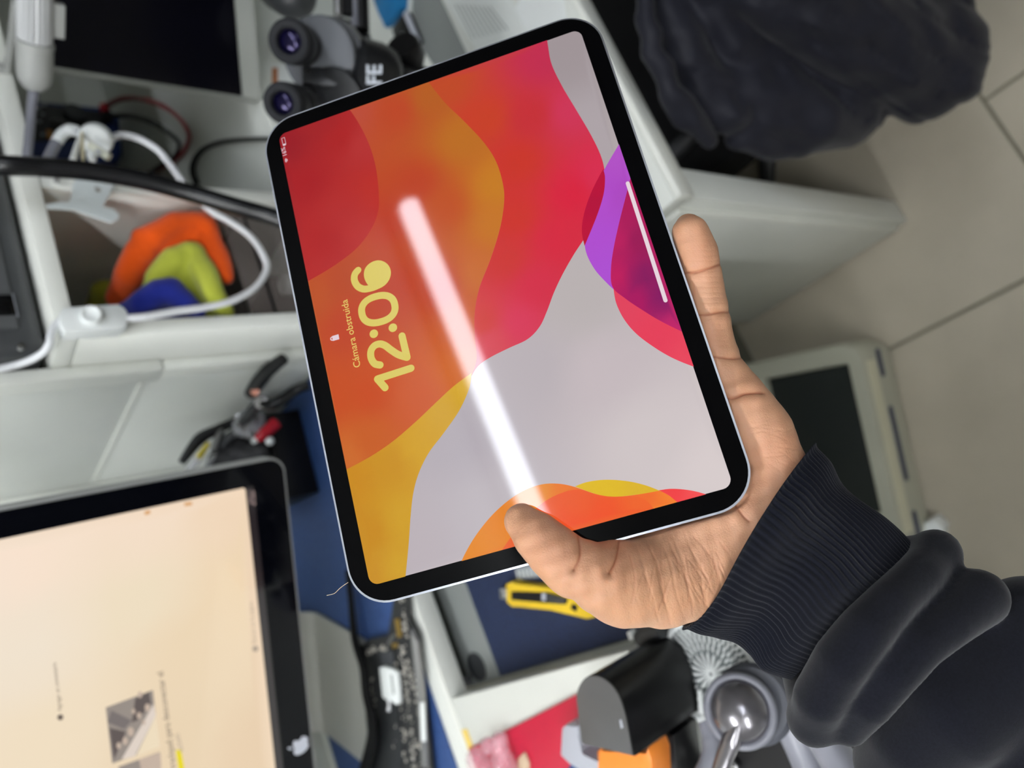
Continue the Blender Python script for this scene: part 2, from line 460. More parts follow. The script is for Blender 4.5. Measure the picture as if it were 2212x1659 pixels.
# pull-out tray under the bench
ZT = 0.95
tr = thing('pull_out_tray', 'grey pull-out tray with a round cable hole below the workbench edge', 'tray', (0.1, 0.7, ZT - 0.02))
bm = bmesh.new()
hx, hy, hr = -0.0625, 0.812, 0.0155
outer = [(-0.083, 0.50), (0.33, 0.50), (0.33, 1.18), (-0.083, 1.18)]
n = 28
ring = [(hx + hr * math.cos(2 * math.pi * k / n), hy + hr * math.sin(2 * math.pi * k / n)) for k in range(n)]
pts = [Vector(p) for p in outer] + [Vector(p) for p in ring]
r = delaunay_2d_cdt(pts, [(4 + k, 4 + (k + 1) % n) for k in range(n)] + [(k, (k + 1) % 4) for k in range(4)], [], 0, 1e-7)
def in_hole(f):
    c = sum((r[0][i] for i in f), Vector((0, 0))) / len(f); return (c - Vector((hx, hy))).length < hr * 0.98
tris = [f for f in r[2] if not in_hole(f)]
for zz in (ZT, ZT - 0.016):
    vv = [bm.verts.new((v.x, v.y, zz)) for v in r[0]]
    for f in tris: bm.faces.new([vv[i] for i in f])
    if zz == ZT: top = vv
    else:
        for loop in (list(range(4, 4 + n)), [0, 1, 2, 3]):
            for k in range(len(loop)):
                a, b = loop[k], loop[(k + 1) % len(loop)]
                bm.faces.new((top[a], top[b], vv[b], vv[a]))
bm_obj('tray_board', bm, M_grayboard, tr)
lathe('cable_grommet', [(hr + 0.0025, 0.0), (hr + 0.0022, 0.0012), (hr - 0.0003, 0.0013), (hr - 0.0008, -0.012)], Matrix.Translation((hx, hy, ZT)), M_dark, tr)
box('tray_front_strip', (-0.083, 0.494, ZT - 0.017), (0.33, 0.4995, ZT + 0.001), M_edge, tr, 0.001)
for x in (-0.075, 0.322): box('runner', (x - 0.006, 0.83, ZT + 0.0005), (x + 0.006, 1.17, ZT + 0.0245), M_steel, tr)
bm = bmesh.new(); add_box(bm, (-0.081, 0.512, ZT + 0.0006), (0.31, 0.768, ZT + 0.0032), None, 0.0008, 1)
tag(bm_obj('tray_mat', bm, M_mat_shaded), 'blue textured mat, colour darkened as shade, in the pull-out tray under the yellow knife', 'mat')

# left wing of the bench, running towards the viewer
wing = thing('side_desk', 'white side desk left of the pull-out tray, carrying the red folder and headphones', 'desk', (-0.5, 0.5, 0))
poly = [(-0.083, 0.812), (-1.5, 0.812), (-1.5, 0.27), (-0.088, 0.27), (-0.088, 0.49), (-0.083, 0.50)]
prism('desk_top', poly, ZB - 0.024, ZB, M_white, wing, None, 0.0015)
box('desk_side', (-0.60, 0.29, 0.0), (-0.582, 0.80, ZB - 0.024), M_white, wing, 0.001)
box('desk_side', (-1.49, 0.29, 0.0), (-1.475, 0.80, ZB - 0.024), M_white, wing, 0.001)
P = atz(1008, 1600, ZB)
prism('corner_tape', [(P[0] - 0.012, 0.80), (P[0] + 0.013, 0.80), (P[0] + 0.013, 0.811), (P[0] - 0.012, 0.811)], ZB, ZB + 0.0012, mat('yellow_tape', (232, 205, 110), 0.5, var=0.1), wing)

# ------------------------------------------------------------------ hutch on the right desk
hu = thing('hutch', 'white shelf hutch with an open cubby holding coloured cloths', 'shelf', (1.0, 1.0, 0))
box('side_panel', (0.404, 0.755, 0.0), (0.4235, 1.36, 1.3065), M_edge, hu, 0.003)
box('shelf_board', (0.4045, 0.755, 1.307), (1.95, 1.36, 1.326), M_edge, hu, 0.0015)
box('cubby_wall', (0.597, 0.758, ZB), (0.613, 1.36, 1.3065), M_edge, hu, 0.0015)
box('ledge_board', (0.424, 0.756, ZB - 0.018), (1.95, 1.36, ZB), M_white, hu, 0.001)
box('ledge_front', (0.424, 0.765, 0.7505), (1.95, 0.781, ZB - 0.018), M_white, hu, 0.001)
box('back_panel', (0.613, 1.345, ZB), (1.95, 1.36, 1.3065), M_white, hu)
box('back_panel', (0.424, 1.20, ZB), (0.5965, 1.215, 1.3065), mat('shaded_cubby_back', (74, 60, 50), 0.7, var=0.1, scale=20), hu)  # dark brown stands in for the deep shade inside the cubby
box('side_panel', (1.95, 0.755, 0.0), (1.97, 1.36, 1.3265), M_edge, hu, 0.002)
box('base_panel', (0.424, 1.3, 0.0), (1.95, 1.316, ZB - 0.019), M_white, hu)

# right desk
ZD = 0.75
rd = thing('desk', 'white melamine desk with a thick front leg, right of the tablet', 'desk', (1.1, 0.57, 0))
box('desk_top', (0.344, 0.388, ZD - 0.028), (1.95, 0.7545, ZD), M_white, rd, 0.001)
box('edge_band', (0.343, 0.378, ZD - 0.03), (1.95, 0.388, ZD + 0.0008), M_edge, rd, 0.003)
box('front_leg', (0.347, 0.386, 0.0), (0.393, 0.408, ZD - 0.03), M_white, rd, 0.003)
box('side_panel', (0.341, 0.409, 0.012), (0.361, 0.75, ZD - 0.029), M_white, rd, 0.002)
box('edge_band', (0.3405, 0.4055, 0.004), (0.352, 0.413, ZD - 0.03), M_edge, rd, 0.002)
box('modesty_panel', (0.361, 0.72, 0.25), (1.93, 0.736, ZD - 0.029), M_dark, rd)

# ------------------------------------------------------------------ the tablet
TX = np.array([0.9914, -0.1012, -0.0830]); TN = np.array([-0.0041, -0.6579, 0.7531])
TX = TX - TN * (TX @ TN) / (TN @ TN); TX /= np.linalg.norm(TX); TN = TN / np.linalg.norm(TN); TY = np.cross(TN, TX)
TO = np.array([0.1302, 0.2219, 1.2701])
TM = axes(TO, TX, TY, TN)
def T2(px, py):
    d = ray(px, py); t = ((TO - CAMN) @ TN) / (d @ TN); P = CAMN + d * t - TO
    return (float(P @ TX), float(P @ TY))
def TP2(pts, n=6, closed=False):
    return catmull([T2(*p) for p in pts], n, closed)
def tabZ(px, py):
    d = ray(px, py); return ((TO - CAMN) @ TN) / (d @ TN)
TBW, TBH, TBT = 0.2476, 0.1785, 0.0061
M_spacegray = mat('tablet_aluminium', (196, 199, 208), 0.28, metal=1.0, var=0.02, scale=60)
M_bezel = mat('tablet_bezel_glass', (3, 3, 4), 0.04, var=0, spec=0.12)
M_scr = emat_attr('tablet_screen_print', 1.0, 0.04, 0.24)
tb = thing('tablet', 'lit tablet with orange and red wavy wallpaper showing 12:06, held in the hand', 'tablet', TO)
prism('tablet_body', rrect(TBW, TBH, 0.0182, 12), -TBT, 0.0, M_spacegray, tb, TM, 0.0009)
prism('front_glass', rrect(TBW - 0.0018, TBH - 0.0018, 0.0174, 12), 0.00002, 0.00025, M_bezel, tb, TM)
H0 = 0.00030
SW, SH = 0.2298, 0.1605
def s3(l): return [(*T2(x, y), c) for x, y, c in l]
scr_pts = [tuple(p) for p in rrect(SW - 0.0004, SH - 0.0004, 0.0042, 6)]
print_layer('screen', scr_pts, s3([(1215, 110, (158, 147, 150)), (1290, 300, (172, 162, 166)), (1150, 800, (184, 175, 180)), (1000, 950, (178, 170, 178)), (900, 1200, (186, 176, 182)), (1050, 1100, (188, 180, 186)), (1300, 800, (196, 184, 188)), (1400, 950, (206, 196, 197)), (1550, 1020, (214, 203, 203)), (1250, 650, (184, 176, 176))]), TM, H0, M_scr, tb, 0.008)
def clip_scr(poly):
    """clip a polygon to the rounded outline of the display"""
    R = rrect(SW, SH, 0.0042, 6); n = len(R)
    poly = [(float(p[0]), float(p[1])) for p in poly]
    for k in range(n):
        a, b = R[k], R[(k + 1) % n]
        if math.hypot(b[0] - a[0], b[1] - a[1]) < 1e-7: continue
        nx, ny = a[1] - b[1], b[0] - a[0]
        def sd(p): return (p[0] - a[0]) * nx + (p[1] - a[1]) * ny
        out = []
        for i in range(len(poly)):
            p, q = poly[i], poly[(i + 1) % len(poly)]; dp, dq = sd(p), sd(q)
            if dp >= 0: out.append(p)
            if (dp >= 0) != (dq >= 0):
                t = dp / (dp - dq); out.append((p[0] + t * (q[0] - p[0]), p[1] + t * (q[1] - p[1])))
        poly = out
    res = []
    for p in poly:
        if not res or math.hypot(res[-1][0] - p[0], res[-1][1] - p[1]) > 2e-5: res.append(p)
    if math.hypot(res[-1][0] - res[0][0], res[-1][1] - res[0][1]) < 2e-5: res.pop()
    return res
def arc_corner(px, py):  # three points that round a screen corner
    return [(px, py)]
S1 = [(1178, 60), (1184, 100), (1192, 140), (1215, 188), (1246, 240), (1277, 293), (1299, 340), (1307, 380), (1304, 420), (1290, 465), (1266, 510), (1240, 550), (1216, 592), (1197, 632), (1182, 672), (1166, 706), (1140, 733), (1100, 752), (1060, 772), (1034, 790), (1019, 812)]
S1b = [(1019, 812), (1013, 842), (992, 888), (958, 937), (927, 978), (906, 1020), (894, 1062), (888, 1110), (883, 1180), (874, 1270)]
corner_tl = [(820, 1290), (795, 1263), (788, 1235)]
B3 = [(740, 1019), (800, 987), (850, 953), (900, 910), (940, 872), (980, 835), (1019, 806)]
B2 = [(920, 170), (960, 221), (1002, 262), (1045, 308), (1072, 350), (1087, 400), (1089, 440), (1080, 495), (1060, 560), (1036, 622), (1026, 675), (1026, 725), (1030, 775), (1019, 812)]
B1 = [(738, 215), (770, 258), (796, 308), (812, 360), (819, 420), (817, 460), (800, 500), (770, 538), (722, 575), (668, 607), (650, 615)]
TRc = [(600, 290), (590, 280)]
red = TP2(S1) + TP2(B2[::-1])[1:] + [T2(1000, 120)]
org = TP2(B2) + TP2(B3[::-1])[1:] + [T2(560, 300), T2(580, 270), T2(760, 200)]
yel = TP2(B3) + TP2(S1b)[1:] + [T2(800, 1330), T2(740, 1200)]
drk = TP2(B1) + [T2(560, 300), T2(580, 260)]
print_layer('screen_wave', clip_scr(red), s3([(960, 190, (190, 72, 38)), (1050, 260, (198, 62, 38)), (1120, 350, (200, 52, 40)), (1110, 470, (203, 52, 44)), (1090, 560, (203, 54, 52)), (1040, 700, (206, 62, 58)), (1180, 130, (192, 44, 78)), (1230, 240, (205, 52, 86)), (1150, 250, (196, 46, 54)), (1296, 380, (214, 44, 78)), (1240, 420, (214, 34, 62)), (1200, 520, (212, 40, 64)), (1160, 620, (210, 46, 72)), (1120, 700, (214, 56, 88)), (1060, 740, (212, 70, 84))]), TM, H0 + 0.00004, M_scr, tb, 0.0035)
print_layer('screen_wave', clip_scr(org), s3([(760, 240, (186, 76, 56)), (860, 240, (186, 70, 38)), (925, 210, (180, 92, 34)), (1000, 300, (186, 108, 34)), (1075, 400, (196, 122, 34)), (1075, 480, (196, 116, 38)), (1040, 590, (198, 106, 48)), (1010, 700, (200, 92, 44)), (1000, 800, (206, 104, 44)), (900, 400, (186, 66, 36)), (960, 450, (190, 80, 36)), (830, 480, (186, 62, 40)), (740, 600, (182, 72, 36)), (680, 640, (186, 80, 36)), (760, 700, (188, 66, 36)), (850, 620, (186, 62, 36)), (950, 620, (188, 66, 40)), (800, 850, (198, 74, 26)), (720, 860, (196, 76, 28)), (900, 860, (202, 88, 42)), (800, 950, (198, 92, 32)), (750, 990, (202, 104, 40))]), TM, H0 + 0.00007, M_scr, tb, 0.0035)
print_layer('screen_wave', clip_scr(yel), s3([(760, 1040, (200, 136, 24)), (850, 1000, (200, 142, 28)), (960, 880, (206, 158, 38)), (1005, 830, (212, 166, 44)), (800, 1150, (198, 136, 26)), (870, 1120, (206, 156, 36)), (860, 1230, (206, 158, 40)), (810, 1240, (200, 142, 36)), (900, 970, (208, 158, 34))]), TM, H0 + 0.0001, M_scr, tb, 0.005)
print_layer('screen_wave', clip_scr(drk), s3([(620, 310, (150, 26, 36)), (660, 400, (166, 28, 34)), (700, 520, (174, 32, 34)), (740, 300, (170, 34, 36)), (690, 265, (160, 34, 38)), (810, 420, (184, 46, 40)), (780, 500, (182, 42, 40)), (690, 590, (178, 40, 40)), (780, 310, (180, 50, 50)), (740, 450, (178, 40, 40))]), TM, H0 + 0.00012, M_scr, tb, 0.005)
pur = TP2([(1345, 300), (1325, 333), (1303, 372), (1280, 420), (1266, 465), (1262, 505), (1266, 545), (1283, 580), (1306, 607), (1335, 634), (1375, 662), (1425, 692), (1480, 722)]) + [T2(1480, 560), T2(1420, 400)]
print_layer('screen_wave', clip_scr(pur), s3([(1335, 340, (176, 80, 196)), (1300, 430, (176, 76, 202)), (1285, 520, (174, 76, 206)), (1310, 585, (172, 78, 208)), (1350, 420, (170, 70, 190))]), TM, H0 + 0.00014, M_scr, tb, 0.006)
rd2 = TP2([(1325, 622), (1331, 655), (1348, 690), (1375, 722), (1415, 752), (1455, 775), (1500, 793), (1530, 800)]) + [T2(1520, 700), T2(1420, 660), T2(1340, 620)]
print_layer('screen_wave', clip_scr(rd2), s3([(1340, 660, (224, 66, 92)), (1420, 730, (228, 62, 88)), (1490, 780, (232, 70, 92))]), TM, H0 + 0.00016, M_scr, tb, 0.006)
mag = TP2([(1366, 370), (1352, 425), (1338, 480), (1326, 535), (1320, 580), (1323, 620), (1350, 645), (1390, 672), (1432, 697), (1490, 725)]) + [T2(1500, 700), T2(1400, 400)]
print_layer('screen_wave', clip_scr(mag), s3([(1362, 420, (172, 22, 84)), (1335, 520, (184, 26, 92)), (1330, 600, (190, 24, 92)), (1380, 520, (152, 20, 84)), (1390, 600, (134, 22, 92)), (1380, 650, (170, 18, 94)), (1460, 710, (192, 34, 104)), (1430, 640, (128, 22, 96))]), TM, H0 + 0.00019, M_scr, tb, 0.005)
lens = TP2([(1303, 366), (1278, 415), (1262, 462), (1257, 500), (1263, 532)]) + TP2([(1263, 532), (1290, 466), (1304, 420), (1307, 385), (1303, 366)])[1:-1]
print_layer('screen_wave', clip_scr(lens), s3([(1295, 410, (184, 10, 56)), (1270, 500, (186, 12, 56)), (1300, 440, (178, 10, 58))]), TM, H0 + 0.0002, M_scr, tb, 0.006)
o1 = TP2([(990, 1230), (1004, 1198), (1026, 1160), (1056, 1121), (1090, 1088), (1128, 1062), (1168, 1047), (1206, 1045), (1242, 1052), (1290, 1068), (1330, 1073), (1380, 1068), (1425, 1059), (1446, 1071), (1462, 1084), (1490, 1110)]) + [T2(1200, 1250)]
print_layer('screen_wave', clip_scr(o1), s3([(1030, 1180, (226, 134, 34)), (1100, 1110, (226, 130, 36)), (1170, 1060, (228, 136, 40)), (1220, 1056, (232, 120, 44)), (1260, 1090, (232, 96, 44)), (1330, 1090, (236, 92, 42)), (1400, 1080, (238, 106, 44)), (1445, 1080, (242, 130, 46))]), TM, H0 + 0.00014, M_scr, tb, 0.005)
o2 = TP2([(1060, 1235), (1078, 1200), (1100, 1166), (1136, 1120), (1176, 1084), (1216, 1064), (1250, 1058), (1292, 1070), (1330, 1076), (1372, 1072), (1400, 1085), (1420, 1110)]) + [T2(1250, 1200)]
print_layer('screen_wave', clip_scr(o2), s3([(1100, 1180, (230, 96, 44)), (1180, 1100, (232, 92, 46)), (1250, 1080, (234, 92, 46)), (1300, 1120, (238, 82, 40)), (1230, 1140, (238, 80, 38)), (1390, 1082, (238, 100, 44))]), TM, H0 + 0.00017, M_scr, tb, 0.005)
y2 = TP2([(1242, 1051), (1266, 1042), (1298, 1037), (1330, 1037), (1364, 1041), (1396, 1049), (1425, 1060)]) + TP2([(1425, 1060), (1380, 1068), (1330, 1073), (1290, 1068), (1242, 1051)])[1:-1]
print_layer('screen_wave', clip_scr(y2), s3([(1300, 1055, (222, 184, 38)), (1400, 1058, (218, 178, 44))]), TM, H0 + 0.00019, M_scr, tb, 0.006)
r3 = TP2([(1424, 1059), (1450, 1056), (1482, 1058), (1512, 1064), (1545, 1075)]) + TP2([(1545, 1085), (1490, 1105), (1462, 1084), (1446, 1071)])
print_layer('screen_wave', clip_scr(r3), s3([(1450, 1062, (240, 66, 70)), (1510, 1068, (244, 82, 84))]), TM, H0 + 0.00018, M_scr, tb, 0.006)
# lock-screen writing
HT = H0 + 0.0003
def escol(name, rgb):
    m = mat(name, (2, 2, 2), 0.05, var=0, emit=rgb, estr=1.0, spec=0.3); return m
M_clock = escol('clock_yellow', (216, 198, 98)); M_date = escol('notice_yellow', (226, 196, 104)); M_pale = escol('pale_icon', (226, 204, 214)); M_bar = escol('home_bar_pale', (230, 212, 220))
def Z6(x, y): return T2(540 + x * 0.28933, 400 + y * 0.28933)
SWID = math.dist(Z6(0, 0), Z6(46, 0))
def smooth2(pts, n=8): return catmull(pts, n)
flat_poly('clock_digit', [ribbon_pts([Z6(1205, 1369), Z6(955, 1449)], SWID), ribbon_pts([Z6(955, 1449), Z6(1012, 1514)], SWID)], TM, HT, M_clock, tb)
flat_poly('clock_digit', [ribbon_pts(smooth2([Z6(975, 1345), Z6(934, 1334), Z6(908, 1292), Z6(907, 1240), Z6(932, 1202), Z6(972, 1188), Z6(1012, 1200), Z6(1058, 1234), Z6(1112, 1268), Z6(1176, 1288)]), SWID), ribbon_pts([Z6(1176, 1288), Z6(1138, 1128)], SWID)], TM, HT, M_clock, tb)
def disc2(cx, cy, r, n=24):
    c = Z6(cx, cy); rr = math.dist(Z6(0, 0), Z6(r, 0)); return [(c[0] + rr * math.cos(2 * math.pi * k / n), c[1] + rr * math.sin(2 * math.pi * k / n)) for k in range(n)]
flat_poly('clock_colon', [disc2(928, 1112, 28), disc2(1070, 1067, 28)], TM, HT, M_clock, tb)
def ring_mesh(name, pts, wd, m):
    P = [np.array(p) for p in pts]; N = len(P); vs, fs = [], []
    for i in range(N):
        t = P[(i + 1) % N] - P[i - 1]; t /= np.linalg.norm(t); nn = np.array((-t[1], t[0]))
        for s in (1, -1):
            q = P[i] + nn * wd / 2 * s; vs.append(TM @ Vector((q[0], q[1], HT)))
    for i in range(N):
        j = (i + 1) % N; fs.append((2 * i, 2 * i + 1, 2 * j + 1, 2 * j))
    me = mesh_from(name, vs, fs)
    if sum(p.normal.dot(Vector(TN)) for p in me.polygons) < 0: me.flip_normals()
    return link(name, me, m, tb)
c0 = np.array(Z6(961, 928)); ux = np.array(Z6(961 - 122, 928 + 33)) - c0; uy = np.array(Z6(961 - 18, 928 - 94)) - c0
def superell(a, n=2.35): 
    c, s = math.cos(a), math.sin(a); return math.copysign(abs(c) ** (2 / n), c), math.copysign(abs(s) ** (2 / n), s)
ring_mesh('clock_digit', [c0 + ux * superell(2 * math.pi * k / 56)[0] + uy * superell(2 * math.pi * k / 56)[1] for k in range(56)], SWID, M_clock)
flat_poly('clock_digit', [ribbon_pts(smooth2([Z6(810, 638), Z6(787, 668), Z6(783, 712), Z6(806, 756), Z6(848, 778), Z6(896, 774), Z6(948, 757), Z6(996, 730), Z6(1024, 690), Z6(1028, 644), Z6(1004, 606), Z6(962, 590), Z6(918, 602), Z6(886, 634), Z6(880, 678), Z6(898, 722), Z6(930, 750)]), SWID)], TM, HT, M_clock, tb)
ox, oy = Z6(830, 1358); ex, ey = Z6(730, 856)
L_ = math.hypot(ex - ox, ey - oy); an = math.atan2(ey - oy, ex - ox)
text_obj('notice_text', 'Cámara obstruida', TM @ Matrix.Translation((ox, oy, 0)) @ Matrix.Rotation(an, 4, 'Z'), HT, 0.01, M_date, tb, length=L_, bold=0.00006)
def lk(x, y): return Z6(x, y)
lock = [lk(616, 1130), lk(664, 1115), lk(671, 1152), lk(624, 1166)]
flat_poly('lock_icon', [lock, ribbon_pts(smooth2([lk(622, 1134), lk(608, 1143), lk(610, 1158), lk(630, 1160)], 4), SWID * 0.16)], TM, HT, M_pale, tb)
b0 = T2(617, 318)
batt = [T2(609.5, 300.5), T2(615.5, 298), T2(619, 313), T2(613, 316)]
flat_poly('battery_icon', [ribbon_pts([batt[i], batt[(i + 1) % 4]], 0.00022) for i in range(4)] + [[T2(612, 313), T2(617.6, 311), T2(618.3, 315), T2(612.8, 316.6)]], TM, HT, M_pale, tb)
ox, oy = T2(621.5, 337.5); ex, ey = T2(617, 320.5)
text_obj('battery_text', '16%', TM @ Matrix.Translation((ox, oy, 0)) @ Matrix.Rotation(math.atan2(ey - oy, ex - ox), 4, 'Z'), HT, 0.01, M_pale, tb, length=math.hypot(ex - ox, ey - oy))
wf = []
wc = np.array(T2(623.5, 346.5)); wu = np.array(T2(617.5, 348.2)) - wc; wv = np.array((-wu[1], wu[0]))
for q in (0.35, 0.68, 1.0): wf.append(ribbon_pts([wc + wu * q * math.cos(a) + wv * q * math.sin(a) for a in np.linspace(-0.75, 0.75, 7)], 0.0003))
flat_poly('wifi_icon', wf, TM, HT, M_pale, tb)
flat_poly('home_bar', [ribbon_pts([T2(1356, 397), T2(1437.5, 650)], 0.0018)], TM, HT, M_bar, tb)
Mh = axes(TO, TX, TN, -TY)
P = T2(883, 1288)
box('speaker_slot', (P[1] - 0.0007, -TBT * 0.72, TBW / 2 - 0.0002), (P[1] + 0.0007, -TBT * 0.45, TBW / 2 + 0.00015), M_black, tb, 0, axes(TO, TY, TN, -TX))
hs = [atd(752, 1258, 0.316), atd(735, 1270, 0.318), atd(722, 1282, 0.320), atd(706, 1286, 0.321)]
tag(tube('hair_strand', hs, 0.00013, mat('hair', (190, 170, 140), 0.5, var=0), None, seg=5), 'single pale hair sticking out from a corner of the tablet', 'hair')

# ------------------------------------------------------------------ the person: a hand in a dark sweater
def cp(px, py, dz):
    """camera-space point on the sight line, dz behind the tablet's front plane"""
    z = tabZ(px, py) + dz; return np.array([(px - CX) / FPX * z, (py - CY) / FPX * z, z])
def cpz(px, py, z): return np.array([(px - CX) / FPX * z, (py - CY) / FPX * z, z])
def chain(l): return [cp(a, b, c) for a, b, c, r in l], [r * cp(a, b, c)[2] / FPX for a, b, c, r in l]
LITTLE = [(1487, 490, .0045, 29), (1491, 508, .0035, 42), (1503, 545, .006, 47), (1509, 572, .008, 45), (1518, 615, .011, 44), (1527, 680, .014, 47), (1539, 735, .0155, 45), (1552, 790, .0165, 50), (1590, 865, .018, 60), (1640, 935, .0185, 66)]
PALM = [(1590, 865, .0195, 60), (1640, 930, .0175, 64), (1672, 1005, .018, 68), (1660, 1090, .020, 85)]
PALM2 = [(1540, 900, .0215, 72), (1490, 1000, .0225, 80), (1520, 1100, .0235, 88), (1620, 1150, .024, 100)]
PALM3 = [(1430, 1000, .0225, 70), (1420, 1080, .0225, 76), (1480, 1140, .023, 84)]
WRIST = [(1540, 1140, .0235, 90), (1640, 1175, .034, 108), (1740, 1240, .042, 104), (1860, 1310, .05, 104)]
THENAR = [(1345, 1256, .0035, 88), (1425, 1253, .0125, 101), (1510, 1228, .021, 98), (1580, 1210, .034, 86)]
THUMB = [(1127, 1126, -.0083, 39), (1160, 1158, -.0105, 53), (1196, 1192, -.0115, 60), (1236, 1226, -.0115, 65), (1262, 1232, -.0105, 66), (1300, 1250, -.0055, 76), (1345, 1258, .0025, 88)]
RING = [(1530, 885, .0215, 58), (1440, 770, .0165, 50), (1395, 680, .0155, 46), (1360, 600, .0155, 44)]
MIDDLE = [(1480, 930, .0215, 60), (1360, 810, .0170, 52), (1300, 710, .0160, 48), (1265, 630, .0158, 46)]
INDEX = [(1430, 1000, .0225, 60), (1300, 890, .0170, 52), (1225, 800, .0160, 48), (1175, 725, .0158, 45)]
CREASES = [([(1470, 590), (1500, 589), (1530, 580), (1556, 572)], .0016, 5), ([(1500, 682), (1530, 679), (1556, 674), (1580, 674)], .0014, 5), ([(1530, 770), (1560, 772), (1584, 774), (1605, 772)], .0014, 5.5),
           ([(1560, 864), (1590, 858), (1614, 849), (1650, 848)], .0018, 5.5), ([(1243, 1140), (1253, 1175), (1252, 1205), (1240, 1232)], .0017, 5.5), ([(1337, 1168), (1335, 1190), (1329, 1215), (1318, 1238)], .0020, 6),
           ([(1590, 1092), (1604, 1112), (1618, 1126)], .0012, 5.5), ([(1400, 1178), (1425, 1230), (1437, 1300)], .00025, 6), ([(1360, 1200), (1372, 1250), (1366, 1300)], .0003, 9), ([(1452, 1190), (1480, 1240), (1490, 1300)], .00025, 6), ([(1500, 1160), (1540, 1210), (1552, 1262)], .00025, 6)]
def d2poly(X, Y, pts):
    best = None
    for a, b in zip(pts[:-1], pts[1:]):
        abx, aby = b[0] - a[0], b[1] - a[1]; t = np.clip(((X - a[0]) * abx + (Y - a[1]) * aby) / (abx * abx + aby * aby), 0, 1)
        d = np.hypot(X - a[0] - t * abx, Y - a[1] - t * aby); best = d if best is None else np.minimum(best, d)
    return best
def hand_sdf(P):
    d = pline(P, *chain(PALM)); d = smin(d, pline(P, *chain(PALM2)), .012); d = smin(d, pline(P, *chain(PALM3)), .01)
    d = smin(d, pline(P, *chain(WRIST)), .014); d = smin(d, pline(P, *chain(THENAR)), .012)
    th = pline(P, *chain(THUMB)); d = smin(d, th, .006)
    d = smin(d, pline(P, *chain(LITTLE)), .005)
    for F in (RING, MIDDLE, INDEX): d = smin(d, pline(P, *chain(F)), .004)
    # the flesh gives way where the tablet's back rests on it
    w_ = P @ RW.astype(np.float32) + (CAMN - TO).astype(np.float32)
    lx, ly, ln = w_ @ TX.astype(np.float32), w_ @ TY.astype(np.float32), w_ @ TN.astype(np.float32)
    qx, qy = np.abs(lx) - (TBW / 2 - .0155), np.abs(ly) - (TBH / 2 - .0155)
    dx = np.minimum(np.maximum(qx, qy), 0) + np.hypot(np.maximum(qx, 0), np.maximum(qy, 0)) - .0155 - .0008
    slab = np.maximum(dx, np.abs(ln + TBT / 2) - TBT / 2 - .0010)
    d = -smin(-d, slab, .0015)
    return d
M_skin = mat('skin', (192, 145, 114), 0.46, var=0.09, scale=70, bump=0.22, bscale=1500, spec=0.35, sss=0.2)
_nt = M_skin.node_tree; _b = _nt.nodes['Principled BSDF']
_src = _b.inputs['Base Color'].links[0].from_socket
_a = _nt.nodes.new('ShaderNodeVertexColor'); _a.layer_name = 'Col'
_m = _nt.nodes.new('ShaderNodeMix'); _m.data_type = 'RGBA'; _m.blend_type = 'MULTIPLY'; _m.inputs['Factor'].default_value = 1.0
_nt.links.new(_src, _m.inputs['A']); _nt.links.new(_a.outputs['Color'], _m.inputs['B']); _nt.links.new(_m.outputs['Result'], _b.inputs['Base Color'])
pe = thing('person', 'person in a dark sweater, only the forearm and the hand holding the tablet in view', 'person', tuple(atd(1900, 1400, 0.33)))
def subdivided(me, levels):
    tmp = bpy.data.objects.new('tmp', me); COL.objects.link(tmp)
    md = tmp.modifiers.new('s', 'SUBSURF'); md.levels = levels; md.render_levels = levels
    out = bpy.data.meshes.new_from_object(tmp.evaluated_get(bpy.context.evaluated_depsgraph_get()))
    bpy.data.objects.remove(tmp); return out
hv, hq = surface_nets(hand_sdf, (-.018, -.095, .268), (.185, .145, .372), .00145)
hme = subdivided(np_mesh('hand_base', cam_to_world(hv), hq), 2); hme.name = 'hand'
nv = len(hme.vertices); co3 = np.empty(nv * 3, 'f'); hme.vertices.foreach_get('co', co3); co3 = co3.reshape(-1, 3)
no3 = np.empty(nv * 3, 'f'); hme.vertex_normals.foreach_get('vector', no3); no3 = no3.reshape(-1, 3)
cc3 = (co3 - CAMN) @ RW.T
HX = cc3[:, 0] / cc3[:, 2] * FPX + CX; HY = cc3[:, 1] / cc3[:, 2] * FPX + CY
facing = np.clip(-(no3 @ FWD) * 1.6 - .1, 0, 1)
disp = np.zeros(nv); red_ = np.zeros(nv)
for pts, dep, wd in CREASES:
    q_ = [tuple(p) for p in catmull(pts, 5)]; dd = d2poly(HX, HY, q_)
    disp -= dep * .32 * np.exp(-(dd / (wd * 1.4)) ** 2) + dep * .38 * np.exp(-(dd / 2.3) ** 2) - dep * .22 * np.exp(-((dd - 3.4 * wd) / (2.0 * wd)) ** 2); red_ += min(1, dep / .0009) * .9 * np.exp(-(dd / 2.6) ** 2)
disp += .00022 * np.sin(HX * .11 + HY * .07) * np.sin(HY * .09 - HX * .05)
rngh = np.random.RandomState(4)
for _ in range(26):
    x0_, y0_ = rngh.uniform(1380, 1560), rngh.uniform(1170, 1270); ln_ = rngh.uniform(40, 110); an_ = rngh.choice([1.25, 1.0, 1.9]) + rngh.normal(0, .12)
    q_ = [(x0_, y0_), (x0_ + ln_ * .5 * math.cos(an_) + rngh.normal(0, 3), y0_ + ln_ * .5 * math.sin(an_)), (x0_ + ln_ * math.cos(an_), y0_ + ln_ * math.sin(an_))]
    dd = d2poly(HX, HY, q_); disp -= .00013 * np.exp(-(dd / 2.4) ** 2); red_ += .10 * np.exp(-(dd / 2.4) ** 2)
